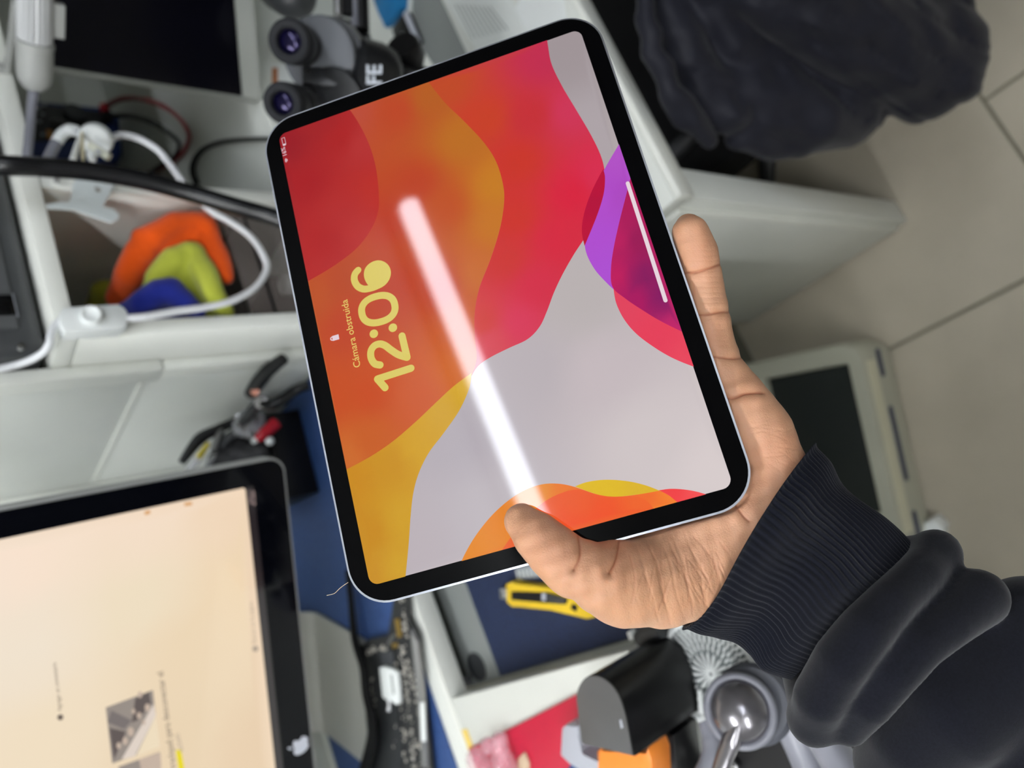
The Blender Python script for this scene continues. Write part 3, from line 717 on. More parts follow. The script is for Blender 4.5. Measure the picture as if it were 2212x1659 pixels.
for _ in range(14):
    x0_, y0_ = rngh.uniform(1610, 1690), rngh.uniform(900, 1000); ln_ = rngh.uniform(20, 60); an_ = rngh.normal(.1, .35)
    dd = d2poly(HX, HY, [(x0_, y0_), (x0_ + ln_ * math.cos(an_), y0_ + ln_ * math.sin(an_))]); disp -= .0001 * np.exp(-(dd / 2.4) ** 2)
# fan of fine wrinkles over the ball of the thumb
fan = np.exp(-(((HX - 1450) / 95) ** 2 + ((HY - 1235) / 85) ** 2))
disp -= .00020 * fan * np.maximum(0, np.sin((HX * .97 - HY * .30) * .22 + .8 * np.sin(HY * .04))) ** 3
disp -= .00016 * np.exp(-(((HX - 1530) / 30) ** 2 + ((HY - 650) / 120) ** 2)) * np.maximum(0, np.sin(HY * .55 + .3 * np.sin(HX * .2))) ** 2
co3 += no3 * (disp * facing)[:, None]
hme.vertices.foreach_set('co', co3.ravel()); hme.update()
def spot(x, y, rx, ry): return np.exp(-(((HX - x) / rx) ** 2 + ((HY - y) / ry) ** 2))
warm = .55 * spot(1512, 540, 40, 60) + .35 * spot(1545, 720, 30, 50) + .45 * spot(1690, 975, 60, 60) + .5 * spot(1200, 1185, 70, 60) + .3 * spot(1600, 1060, 60, 60) + .35 * spot(1330, 1215, 40, 60) + .25 * spot(1610, 850, 50, 40)
yel_ = .5 * spot(1400, 1300, 130, 60) + .4 * spot(1170, 1265, 40, 60)
colr = np.ones((nv, 4), 'f'); t_ = np.clip(warm, 0, 1)
colr[:, 0] = 1 - .02 * t_ - .30 * np.clip(red_, 0, 1); colr[:, 1] = 1 - .17 * t_ - .48 * np.clip(red_, 0, 1) - .02 * yel_; colr[:, 2] = 1 - .20 * t_ - .52 * np.clip(red_, 0, 1) - .12 * yel_
ca = hme.color_attributes.new('Col', 'FLOAT_COLOR', 'POINT'); ca.data.foreach_set('color', colr.ravel())
hand = link('hand', hme, M_skin, pe, smooth=True)
# thumb nail, seen edge-on along the far side of the thumb
nc = np.array([cp(1118, 1152, -.0085), cp(1135, 1172, -.0095), cp(1146, 1190, -.0095)])
tube('thumb_nail', [cam_to_world(p) for p in nc], [.0012, .0030, .0014], mat('nail', (226, 190, 168), 0.3, var=0.03, scale=60), hand, seg=10, n=5)

# ribbed cuff
M_knit = mat('ribbed_knit', (14, 16, 25), 0.95, var=0.5, scale=1100, bump=0.25, bscale=3000, spec=0.08, sheen=0.12)
M_fleece = mat('fleece', (19, 20, 27), 0.95, var=0.6, scale=900, bump=0.22, bscale=3200, spec=0.08, sheen=0.16)
A_ = [(1754, 968), (1792, 1002), (1818, 1042), (1852, 1074), (1902, 1114), (1948, 1158), (1990, 1190)]
B_ = [(1478, 1346), (1512, 1364), (1552, 1374), (1592, 1384), (1622, 1412), (1648, 1452), (1700, 1478)]
rows = 84; segs = 760
Ac = np.array(catmull(A_, 14))[:rows + 1]; Bc = np.array(catmull(B_, 14))[:rows + 1]
verts = []
for i in range(len(Ac)):
    s = i / (len(Ac) - 1); Zc = .322 + .006 * s
    a, b = cpz(*Ac[i], Zc), cpz(*Bc[i], Zc); mid = (a + b) / 2; h = (b - a) / 2; hl = np.linalg.norm(h)
    rd_ = mid / np.linalg.norm(mid); k = 0.76 + .06 * math.sin(3.1 * s)
    th = np.arange(segs) / segs * 2 * np.pi
    lip = 1 + .028 * math.exp(-(s / .03) ** 2) - .05 * math.exp(-((s - 1) / .12) ** 2)
    wob = 1 + .015 * np.sin(3 * th + 5 * s) + .012 * np.sin(5 * th - 9 * s)
    rib = 1 + .026 * (np.sin(th * 46 + .25 * np.sin(7 * s)) ** 2 - .5)
    f1 = (lip * wob * rib)[:, None]
    axd = cpz(Ac[i][0] * .5 + Bc[i][0] * .5 + 40, Ac[i][1] * .5 + Bc[i][1] * .5 + 30, Zc) - mid; axd /= np.linalg.norm(axd)
    sh_ = (.0045 * np.exp(-((th - .85) / .55) ** 2) - .001 * np.exp(-((th - 2.2) / .5) ** 2)) * math.exp(-(s / .35) ** 2)
    verts.append(mid + f1 * (np.cos(th)[:, None] * h - np.sin(th)[:, None] * rd_ * hl * k) + sh_[:, None] * axd)
nr = len(verts)
inner = [v * .0 + (v.mean(0) + (v - v.mean(0)) * .955) for v in (verts[0], verts[12])]
allv = np.concatenate([inner[1], inner[0]] + verts); nr += 2
q = np.array([[i * segs + k, (i + 1) * segs + k, (i + 1) * segs + (k + 1) % segs, i * segs + (k + 1) % segs] for i in range(nr - 1) for k in range(segs)])

def ch(l): return [cpz(a, b, z) for a, b, z, r in l], [r * z / FPX for a, b, z, r in l]
R1 = [(2024, 1196, .318, 42), (1985, 1245, .306, 48), (1925, 1300, .296, 50), (1870, 1360, .292, 54), (1815, 1430, .293, 58), (1772, 1505, .300, 58), (1760, 1550, .310, 52)]
R2 = [(2110, 1290, .305, 60), (2050, 1345, .296, 50), (1985, 1395, .292, 48), (1925, 1455, .292, 50), (1875, 1520, .296, 48), (1835, 1572, .306, 40)]
R3 = [(2250, 1400, .315, 150), (2150, 1470, .312, 125), (2050, 1530, .310, 120), (1975, 1590, .318, 105), (1950, 1650, .330, 100)]
R4 = [(1900, 1330, .335, 150), (2020, 1440, .338, 190), (2200, 1560, .335, 250), (2420, 1690, .33, 275)]
def sleeve_sdf(P):
    d = pline(P, *ch(R4)); d = smin(d, pline(P, *ch(R3)), .006)
    d = smin(d, pline(P, *ch(R2)), .0045); d = smin(d, pline(P, *ch(R1)), .0045)
    d = smin(d, pline(P, *ch([(2024, 1196, .318, 42), (1960, 1200, .338, 40), (1850, 1290, .372, 60), (1740, 1420, .36, 60), (1760, 1550, .312, 50)])), .006)
    X = P[..., 0] / P[..., 2] * FPX; Y = P[..., 1] / P[..., 2] * FPX
    d = d + .0006 * np.sin(X * .021 + 1.3) * np.sin(Y * .017 + X * .006)
    return d
slv = sdf_obj('sweater_sleeve', sleeve_sdf, (.115, .055, .262), (.34, .25, .42), .0021, M_fleece, pe, camera_frame=True)
cuff = link('ribbed_cuff', np_mesh('ribbed_cuff', cam_to_world(allv), q), M_knit, slv, smooth=True)

# ------------------------------------------------------------------ big monitor on the left bench
DU = np.array([0.8915, -0.4530, 0.0]); DV = np.array([0, 0, 1.0]); DN = np.array([-0.4530, -0.8915, 0.0])
DO = np.array([-0.0600, 0.8739, 1.1471])
DM = axes(DO, DU, DV, DN)
def D2(px, py):
    d = ray(px, py); t = ((DO - CAMN) @ DN) / (d @ DN); P = CAMN + d * t - DO
    return (float(P @ DU), float(P @ DV))
mo = thing('monitor', 'large black-framed monitor showing a beige document, with a bitten-apple emblem', 'monitor', tuple(DO - DN * 0.09 - np.array([0, 0, 0.147])))
DW, DH = 0.65, 0.406
prism('aluminium_case', rrect(DW, DH, 0.018, 10, 0, DH / 2), -0.021, -0.0015, mat('case_aluminium', (168, 170, 168), 0.45, metal=0.25, var=0.03, scale=40), mo, DM, 0.002)
prism('front_glass', rrect(DW - 0.005, DH - 0.005, 0.016, 10, 0, DH / 2), -0.0014, 0.0, mat('monitor_glass', (5, 6, 11), 0.06, var=0, spec=0.14), mo, DM)
M_dscr = emat_attr('monitor_print', 1.0, 0.08, 0.3)
bz = 0.0375
scr = [(-0.2988, bz), (0.2988, bz), (0.2988, bz + 0.336), (-0.2988, bz + 0.336)]
print_layer('monitor_screen', [(-0.2988, bz + 0.0088), (0.2968, bz + 0.0088), (0.2988, bz + 0.0108), (0.2988, bz + 0.336), (-0.2988, bz + 0.336)], [(*D2(x, y), c) for x, y, c in [(40, 1200, (248, 226, 206)), (300, 1130, (244, 222, 200)), (500, 1090, (240, 214, 186)), (60, 1400, (240, 226, 206)), (300, 1300, (238, 222, 194)), (520, 1250, (238, 214, 180)), (100, 1600, (240, 222, 194)), (380, 1600, (234, 212, 180)), (560, 1600, (230, 204, 172)), (400, 1400, (236, 214, 182)), (-150, 1300, (244, 228, 212))]], DM, 0.0003, M_dscr, mo, 0.03)
flat_poly('task_bar', [[(-0.2988, bz), (0.2988, bz), (0.2988, bz + 0.0086), (-0.2988, bz + 0.0086)]], DM, 0.0003, mat('task_bar_dark', (20, 17, 18), 0.1, var=0, emit=(48, 42, 44), estr=0.6), mo)
def dtext(name, s, a, b, m, h=0.0006):
    (x0, y0), (x1, y1) = D2(*a), D2(*b)
    text_obj(name, s, DM @ Matrix.Translation((x0, y0, 0)) @ Matrix.Rotation(math.atan2(y1 - y0, x1 - x0), 4, 'Z'), h, 0.01, m, mo, length=math.hypot(x1 - x0, y1 - y0))
M_dtx = mat('screen_text', (10, 10, 10), 0.3, var=0, emit=(112, 100, 92), estr=1.0)
M_dtx2 = mat('screen_text_pale', (10, 10, 10), 0.3, var=0, emit=(176, 160, 142), estr=1.0)
M_dtw = mat('screen_text_white', (10, 10, 10), 0.3, var=0, emit=(214, 186, 180), estr=1.0)
dtext('screen_text', 'Agregar un comentario', (133, 1534), (121, 1430), M_dtx)
dtext('screen_text', 'Buscar en la página', (553, 1388), (545, 1300), M_dtx2)
dtext('screen_text', 'Primer plano de un trackpad para desconectar el', (398, 1800), (352, 1450), M_dtx)
dtext('screen_text', 'teclado', (396, 1622), (386, 1582), M_dtx2)
dtext('clock_text', '04:30 p. m.', (543, 1088), (540, 1060), M_dtw)
dtext('clock_text', '09/12/2024', (552, 1091), (549, 1060), M_dtw)
def dpoly(name, px, m, h=0.0005): return flat_poly(name, [[D2(*p) for p in px]], DM, h, m, mo)
dpoly('text_highlight', [(379, 1620), (391, 1619), (400, 1672), (387, 1673)], mat('highlight_yellow', (10, 10, 5), 0.3, var=0, emit=(232, 214, 30), estr=1.0), 0.00045)
M_ph = []
for i, c in enumerate([(150, 140, 132), (196, 176, 160), (96, 86, 84), (222, 208, 196), (120, 112, 110)]): M_ph.append(mat('photo_tone_%d' % i, (8, 8, 8), 0.3, var=0, emit=c, estr=1.0))
pp_ = mat('photo_paper', (10, 10, 10), 0.3, var=0, emit=(236, 218, 188), estr=1.0)
dpoly('picture', [(228, 1528), (330, 1490), (345, 1612), (242, 1649)], M_ph[0], 0.0005)
dpoly('picture', [(330, 1491), (345, 1612), (292, 1634), (336, 1545)], pp_, 0.0007)
dpoly('picture', [(262, 1640), (332, 1520), (336, 1545), (290, 1634)], M_ph[3], 0.0006)
dpoly('picture', [(232, 1560), (268, 1575), (285, 1556), (240, 1534)], M_ph[4], 0.0006)
dpoly('picture', [(236, 1572), (272, 1580), (246, 1640)], M_ph[2], 0.0006)
dpoly('picture', [(292, 1508), (322, 1494), (326, 1520), (296, 1556), (284, 1560)], M_ph[2], 0.00055)
for (x, y, r) in [(302, 1500, 5), (318, 1528, 6), (282, 1580, 7), (300, 1545, 5), (270, 1600, 6), (310, 1560, 4), (288, 1536, 4), (256, 1610, 5)]:
    dpoly('picture', [(x + r * math.cos(a), y + 1.5 * r * math.sin(a)) for a in np.linspace(0, 2 * math.pi, 9)[:-1]], M_ph[1], 0.0007)
dpoly('picture', [(255, 1656), (345, 1624), (350, 1690), (262, 1700)], M_ph[0], 0.0005)
dpoly('picture', [(300, 1640), (346, 1625), (350, 1690), (310, 1690)], M_ph[1], 0.0006)
def ring_icon(cx, cy, r, m): flat_poly('icon', [ribbon_pts([D2(cx + r * math.cos(a), cy + r * math.sin(a)) for a in np.linspace(0, 2 * math.pi, 20)], 0.0009)], DM, 0.0006, m, mo)
ring_icon(130, 1549, 5.5, M_dtx); ring_icon(551, 1401, 6, M_dtx2)
for x, y, c in [(320, 1106, 2), (316, 1108, 3), (402, 1089, 3), (410, 1088, 3)]:
    dpoly('icon', [(x - 4, y - 3), (x + 4, y - 4), (x + 5, y + 3), (x - 4, y + 4)], mat('icon_orange', (10, 8, 5), 0.3, var=0, emit=(214, 160, 104), estr=1.0), 0.0005)
# bitten-apple emblem below the picture
ap = [(0.0, 0.0075), (0.004, 0.0092), (0.0078, 0.0082), (0.0096, 0.0062), (0.0077, 0.0042), (0.0070, 0.0014), (0.0080, -0.0014), (0.0101, -0.0032), (0.0082, -0.0073), (0.0055, -0.0099), (0.0030, -0.0104), (0.0, -0.0092), (-0.0030, -0.0104), (-0.0056, -0.0098), (-0.0086, -0.0064), (-0.0102, -0.0018), (-0.0101, 0.0034), (-0.0080, 0.0076), (-0.0044, 0.0092)]
lf = [(0.0004, 0.0100), (0.0010, 0.0134), (0.0034, 0.0156), (0.0046, 0.0160), (0.0042, 0.0128), (0.0020, 0.0106)]
ex_, ey_ = D2(645, 1612)
def em(l): return [(ex_ + 0.92 * x, ey_ - 0.002 + 0.92 * y) for x, y in [tuple(p) for p in catmull(l, 3, True)]]
flat_poly('apple_emblem', [em(ap), em(lf)], DM, 0.0004, mat('emblem_silver', (196, 200, 210), 0.4, var=0, metal=0.2), mo)
# bent sheet stand
ft = np.array(atz(700, 1327, ZB + .004)); fb = np.array(atz(722, 1594, ZB + .004))
fc_ = (ft + fb) / 2; FU = (ft - fb); FWID = np.linalg.norm(FU) * 0.98; FU /= np.linalg.norm(FU); FV = np.cross(np.array([0, 0, 1.0]), FU)
if FV @ np.array([0, -1, 0]) < 0: FV = -FV
prof = [(-0.052, 0.30), (-0.05, 0.16), (-0.048, 0.06), (-0.042, 0.025), (-0.026, 0.008), (-0.006, 0.0045), (0.05, 0.0042), (0.118, 0.0040)]
prof = catmull(prof, 5)
bm = bmesh.new(); th_ = 0.004
L1 = []
for side in (-0.5, 0.5):
    row = []
    for i, p in enumerate(prof):
        t = prof[min(i + 1, len(prof) - 1)] - prof[max(i - 1, 0)]; t = t / np.linalg.norm(t); nn = np.array((t[1], -t[0]))
        for s in (0, -1):
            a = p + nn * th_ * s
            P = fc_ + FU * FWID * side + FV * a[0]; row.append(bm.verts.new((P[0], P[1], ZB + max(a[1], 0.0035 if s else a[1]) + 0.0002)))
    L1.append(row)
k = len(prof)
for i in range(k - 1):
    a, b = 2 * i, 2 * i + 2
    bm.faces.new((L1[0][a], L1[0][b], L1[1][b], L1[1][a])); bm.faces.new((L1[0][a + 1], L1[1][a + 1], L1[1][b + 1], L1[0][b + 1]))
    bm.faces.new((L1[0][a], L1[0][a + 1], L1[0][b + 1], L1[0][b])); bm.faces.new((L1[1][a], L1[1][b], L1[1][b + 1], L1[1][a + 1]))
for e in (0, 2 * k - 2): bm.faces.new((L1[0][e], L1[0][e + 1], L1[1][e + 1], L1[1][e]))
bm_obj('monitor_stand', bm, mat('stand_aluminium', (196, 196, 190), 0.5, metal=0.6, var=0.03, scale=40), mo, smooth=True)

# ------------------------------------------------------------------ circuit board etc. on the bench mat
def Q(px, py, z=ZB + 0.0035): return atz(px, py, z)
def zpoly(name, px, z0, h, m, parent=None, bevel=0.0):
    """solid slab whose outline is given on the horizontal plane z0+h"""
    pts = [tuple(atz(x, y, z0 + h)[:2]) for x, y in px]
    return prism(name, pts, z0, z0 + h, m, parent, None, bevel)
zb = ZB + 0.0035
cb = thing('circuit_board', 'bare black laptop circuit board with many parts, on the blue bench mat', 'circuit board', tuple(Q(860, 1500)))
M_pcb = mat('board_black', (34, 35, 36), 0.45, var=0.3, scale=400)
zpoly('board', [(838, 1372), (858, 1250), (880, 1250), (885, 1340), (905, 1380), (913, 1470), (926, 1560), (938, 1680), (800, 1700), (800, 1640), (790, 1550), (785, 1450), (775, 1400), (800, 1380)], zb + 0.006, 0.0016, M_pcb, cb)
for x, y in [(790, 1400), (900, 1400), (925, 1640), (810, 1640)]:
    P = atz(x, y, zb + .006); lathe('standoff', [(0.0018, 0), (0.0018, 0.0055)], Matrix.Translation((P[0], P[1], zb + .0005)), M_steel, cb, 10)
zt = zb + 0.0077
zpoly('heat_shield', [(815, 1410), (850, 1400), (858, 1540), (870, 1600), (868, 1659), (826, 1659), (815, 1560)], zt, 0.002, mat('shield_dark', (36, 38, 40), 0.5, var=0.1, scale=60, spec=0.3), cb, 0.0006)
zpoly('chip', [(822, 1408), (848, 1406), (852, 1436), (826, 1440)], zt + .002, 0.0012, mat('chip_grey', (56, 58, 62), 0.35, var=0.05), cb)
zpoly('edge_rail', [(886, 1360), (899, 1385), (908, 1470), (915, 1560), (920, 1659), (911, 1659), (905, 1560), (898, 1470), (890, 1400)], zt, 0.006, mat('rail_grey', (150, 150, 148), 0.35, metal=0.5, var=0.05), cb, 0.0008)
zpoly('white_connector', [(906, 1518), (914, 1518), (918, 1602), (909, 1602)], zt + .006, 0.003, M_whitepl, cb, 0.0005)
zpoly('gold_strip', [(852, 1338), (860, 1336), (866, 1376), (858, 1378)], zt, 0.0018, M_gold, cb)
zpoly('gold_strip', [(846, 1392), (856, 1388), (858, 1398), (848, 1402)], zt, 0.0016, M_gold, cb)
for k in range(3): zpoly('silver_pin', [(832 + 4 * k, 1398 - 3 * k), (846 + 4 * k, 1372 - 3 * k), (848.5 + 4 * k, 1373.5 - 3 * k), (834.5 + 4 * k, 1399.5 - 3 * k)], zt, 0.003, M_steel, cb)
# tiny parts too many to count
bm = bmesh.new(); rng = random.Random(3)
def speck(x, y, s, hh):
    P = atz(x, y, zt + .001); a = rng.uniform(-.5, .5) - .4
    add_box(bm, (-s * rng.uniform(.5, 1.2), -s * rng.uniform(.4, .9), 0), (s * rng.uniform(.5, 1.2), s * rng.uniform(.4, .9), hh), Matrix.Translation((P[0], P[1], zt)) @ Matrix.Rotation(a, 4, 'Z'))
for line, cnt in (([(862, 1262), (872, 1330), (876, 1400)], 26), ([(868, 1400), (874, 1450), (880, 1520), (890, 1600), (896, 1659)], 60), ([(800, 1395), (830, 1402), (850, 1412), (858, 1440), (866, 1500), (872, 1560), (872, 1640)], 46), ([(795, 1410), (806, 1400)], 14), ([(880, 1430), (892, 1470), (902, 1540)], 30), ([(856, 1560), (858, 1620)], 10), ([(800, 1460), (806, 1540), (812, 1620)], 22), ([(900, 1600), (925, 1659)], 20), ([(868, 1250), (866, 1300)], 10)):
    for _ in range(cnt):
        t = rng.random() * (len(line) - 1); i = min(int(t), len(line) - 2); u = t - i
        speck(line[i][0] * (1 - u) + line[i + 1][0] * u + rng.gauss(0, 3.5), line[i][1] * (1 - u) + line[i + 1][1] * u + rng.gauss(0, 3), rng.choice([.0008, .0011, .0016, .0022]), rng.uniform(.0010, .0026))
tag(bm_obj('board_components', bm, mat('component_silver', (214, 208, 198), 0.35, metal=0.4, var=0.5, scale=260), cb), kind='stuff')
# black flexible strip lying along the board
st = [atz(752, 1235, zb + .012), atz(758, 1300, zb + .010), atz(766, 1380, zb + .012), atz(785, 1440, zb + .0185), atz(792, 1500, zb + .02), atz(805, 1560, zb + .0195), atz(800, 1620, zb + .015), atz(770, 1720, zb + .010)]
tag(tube('black_strap', st, [.008, .008, .010, .012, .0125, .014, .013, .012], mat('strap_black', (12, 12, 13), 0.65, var=0.2, scale=60, spec=0.15), None, seg=12, n=6, flat=0.45), 'black flexible strap running between the monitor stand and the circuit board', 'strap')
# white charger-like adapter on the board
ad = thing('adapter', 'small white adapter with a pull tab, on top of the circuit board', 'adapter', tuple(atz(840, 1480, zt + .003)))
zpoly('adapter_body', [(819, 1443), (826, 1440), (850, 1447), (856, 1453), (862, 1518), (858, 1523), (850, 1520), (844, 1512), (829, 1510), (825, 1504)], zt + .0033, 0.006, M_whitepl, ad, 0.0012)
tube('pull_tab', [atz(839, 1510, zt + .006), atz(841, 1522, zt + .006), atz(840, 1534, zt + .0055)], [.0022, .0016, .0028], M_cable, ad, seg=8)
zpoly('printed_label', [(843, 1456), (848, 1457), (853, 1500), (848, 1499)], zt + .0093, 0.0002, M_ink, ad)
# white block under the strap (front end of the stand)
# ------------------------------------------------------------------ tool box and tools
tbx = thing('tool_box', 'open black box full of tools beside the monitor', 'box', tuple(atz(640, 960, ZB)))
BX = axes(atz(690, 1062, zb + .0005) * np.array([1, 1, 0]) + np.array([0, 0, zb + .0005]), np.array([0.989, -0.145, 0]), np.array([0.145, 0.989, 0]), np.array([0, 0, 1.0]))
bw, bd, bh = 0.125, 0.13, 0.052
box('box_front', (0, 0, 0.003), (bw, 0.004, bh), M_black, tbx, 0.0008, BX)
box('box_rear', (0, bd - 0.004, 0.003), (bw, bd, bh), M_black, tbx, 0.0008, BX)
box('box_side', (0, 0.0042, 0.003), (0.004, bd - 0.0042, bh), M_black, tbx, 0.0008, BX)
box('box_side', (bw - 0.004, 0.0042, 0.003), (bw, bd - 0.0042, bh), M_black, tbx, 0.0008, BX)
box('box_floor', (0, 0, 0), (bw, bd, 0.003), M_black, tbx, 0, BX)
def ay(px, py, y): return aty(px, py, y - .05)
pl = thing('pliers', 'pliers with thick black handles standing in the tool box, copper tip showing', 'pliers', tuple(ay(560, 850, 1.02)))
tube('handle', [ay(612, 775, .845), ay(580, 800, .875), ay(556, 828, .905), ay(542, 850, .93)], [.0075, .0092, .0095, .0088], M_rubber, pl, seg=12)
tube('handle', [ay(668, 832, .90), ay(640, 842, .91), ay(612, 862, .93), ay(588, 874, .94), ay(565, 872, .95)], [.006, .0075, .008, .0075, .006], M_rubber, pl, seg=12)
lathe('pivot', [(0.0095, -.006), (0.0095, .006), (.003, .0065), (0, .0065)], frame(ay(566, 868, .95), -FWD), M_steel, pl, 16)
lathe('copper_tip', [(0.0055, -.002), (0.0055, .002), (0, .003)], frame(ay(551, 846, .91), -FWD), mat('copper', (186, 130, 112), 0.35, metal=0.7, var=0.1), pl, 14)
tube('jaw', [ay(560, 870, .955), ay(530, 905, .985), ay(500, 940, 1.02), ay(478, 968, 1.03)], [.008, .0075, .006, .003], M_dark, pl, seg=10)
nip = thing('nippers', 'dark cutting nippers lying along the top of the tool pile', 'nippers', tuple(ay(470, 930, 1.03)))
tube('handle', [ay(560, 880, 1.015), ay(520, 905, 1.02), ay(470, 928, 1.03), ay(430, 950, 1.04), ay(392, 1000, 1.05)], [.005, .006, .0075, .009, .005], M_rubber, nip, seg=10)
tube('jaw', [ay(480, 925, 1.032), ay(470, 950, 1.034), ay(462, 975, 1.036)], [.010, .012, .010], mat('worn_steel', (150, 150, 148), 0.4, metal=0.8, var=0.2), nip, seg=12, flat=0.5)
scb = thing('parts_bag', 'clear little bag of silver screws beside the red marker', 'bag', tuple(ay(540, 900, 1.0)))
M_clear = mat('clear_bag', (225, 225, 230), 0.15, var=0.03, alpha=0.45, spec=0.6)
def blob(name, fn, pts, rad, k, step, m, parent=None):
    P = np.array(pts); lo_ = (P - np.array(rad)[:, None] * 1.25).min(0) - step * 2; hi_ = (P + np.array(rad)[:, None] * 1.25).max(0) + step * 2
    def f(G):
        d = None
        for p, r in zip(pts, rad):
            e = np.linalg.norm(G - np.asarray(p, np.float32), axis=-1) - r
            d = e if d is None else smin(d, e, k)
        return d + (fn(G) if fn else 0)
    return sdf_obj(name, f, lo_, hi_, step, m, parent)
blob('bag', lambda G: .0012 * np.sin(G[..., 0] * 500) * np.sin(G[..., 2] * 420), [ay(530, 905, 1.0), ay(548, 930, 1.0), ay(520, 925, 1.005), ay(560, 905, 1.0)], [.013, .012, .011, .011], .012, .0025, M_clear, scb)
rng = random.Random(5)
bm = bmesh.new()
for _ in range(22):
    P = ay(rng.uniform(515, 560), rng.uniform(895, 945), .985); add_lathe(bm, [(0.0022, -.001), (0.0022, .001), (0.0009, .001), (0.0009, .005), (0, .005)], frame(P, (rng.gauss(0, 1), rng.gauss(0, 1), rng.gauss(0, 1))), 8)
tag(bm_obj('screws', bm, M_steel, scb), kind='stuff')
mk = thing('marker', 'short red marker lying in the black tool box', 'marker', tuple(ay(570, 930, .97)))
M_red = mat('red_plastic', (196, 34, 50), 0.25, var=0.06, scale=60)
tube('barrel', [ay(553, 950, .975), ay(566, 940, .972), ay(580, 928, .97), ay(596, 914, .968)], [.0045, .0075, .0085, .0088], M_red, mk, seg=14)
tube('cap', [ay(545, 956, .976), ay(553, 950, .975)], [.0028, .0046], M_whitepl, mk, seg=12)
pn = thing('screwdriver', 'thin screwdriver with a yellow collar and clear handle, front of the tool pile', 'screwdriver', tuple(ay(430, 980, 1.03)))
tube('collar', [ay(450, 958, 1.028), ay(428, 990, 1.03)], [.0035, .005], mat('yellow_collar', (196, 178, 62), 0.4, var=0.1), pn, seg=10)
tube('handle', [ay(428, 990, 1.03), ay(404, 1020, 1.035)], [.0055, .0055], M_clear, pn, seg=10)
tw = thing('tweezers', 'steel tweezers with a dark tip in front of the yellow collared screwdriver', 'tweezers', tuple(ay(450, 990, 1.02)))
for s in (0, 1): tube('arm', [ay(462 + 4 * s, 982, 1.022), ay(450 + 6 * s, 1000, 1.024), ay(438 + 7 * s, 1018, 1.026)], [.0012, .0025, .003], M_steel, tw, seg=8)
for i, (x, y, r) in enumerate([(508, 950, .012), (520, 975, .014), (490, 985, .014), (545, 985, .013), (575, 980, .012), (560, 1000, .013)]):
    pass
fbag = blob('black_pouch', lambda G: .0012 * np.sin(G[..., 0] * 260 + 1) * np.sin(G[..., 2] * 300), [ay(505, 955, 1.055), ay(520, 985, 1.045), ay(488, 990, 1.05), ay(550, 988, 1.03), ay(572, 972, 1.02), ay(470, 1003, 1.05)], [.018, .02, .016, .016, .012, .014], .02, .003, mat('pouch_fabric', (46, 46, 48), 0.6, var=0.2, scale=120))
tag(fbag, 'crumpled black pouch in the tool box, below the red marker', 'pouch')
blc = lathe('round_bead', [(0, -.003), (.005, -.003), (.006, 0), (.005, .004), (0, .005)], frame(ay(583, 953, .966), -FWD), M_whitepl, None, 14)
tag(blc, 'tiny white round bead just under the red marker', 'bead')

# ------------------------------------------------------------------ things in the pull-out tray
kn = thing('utility_knife', 'yellow and black snap-off knife on the shade-darkened tray mat, partly behind the thumb', 'knife', tuple(atz(1180, 1300, ZT)))
zk = ZT + 0.0036
M_yel = mat('yellow_plastic', (226, 190, 36), 0.35, var=0.05, scale=60)
zpoly('knife_body', [(1092, 1262), (1108, 1256), (1118, 1265), (1195, 1268), (1250, 1285), (1284, 1322), (1284, 1334), (1266, 1338), (1240, 1330), (1190, 1318), (1120, 1308), (1106, 1312), (1094, 1302)], zk, 0.011, M_yel, kn, 0.0015)
zpoly('grip_channel', [(1104, 1278), (1180, 1280), (1226, 1294), (1222, 1306), (1180, 1303), (1104, 1296)], zk + .011, 0.0012, M_black, kn, 0.0003)
zpoly('slider', [(1182, 1281), (1222, 1293), (1219, 1305), (1182, 1302)], zk + .0122, 0.002, M_dark, kn, 0.0004)
zpoly('slider_mark', [(1170, 1281), (1178, 1282), (1178, 1298), (1170, 1297)], zk + .0122, 0.001, M_lgray, kn)
zpoly('knife_nose', [(1078, 1272), (1094, 1270), (1096, 1296), (1080, 1294)], zk + .003, 0.005, M_steel, kn, 0.0006)
zpoly('end_hole', [(1236, 1304), (1248, 1309), (1244, 1322), (1232, 1315)], zk + .011, 0.0006, M_black, kn)
lb = thing('sticker', 'grey sticker with printed letters on the tray mat behind the knife', 'sticker', tuple(atz(1140, 1238, ZT)))
zpoly('sticker_sheet', [(1112, 1228), (1180, 1208), (1184, 1246), (1117, 1252)], ZT + .0034, 0.0004, mat('sticker_grey', (128, 134, 138), 0.6, var=0.05), lb)
P0, P1 = atz(1120, 1250, ZT + .004), atz(1180, 1240, ZT + .004); P2 = atz(1116, 1230, ZT + .004)
for k in range(7):
    a = P0 + (P1 - P0) * (k / 7); b = a + (P2 - P0) * 0.85
    tube('letter_stroke', [a, b], .0007, M_paper, lb, seg=6)

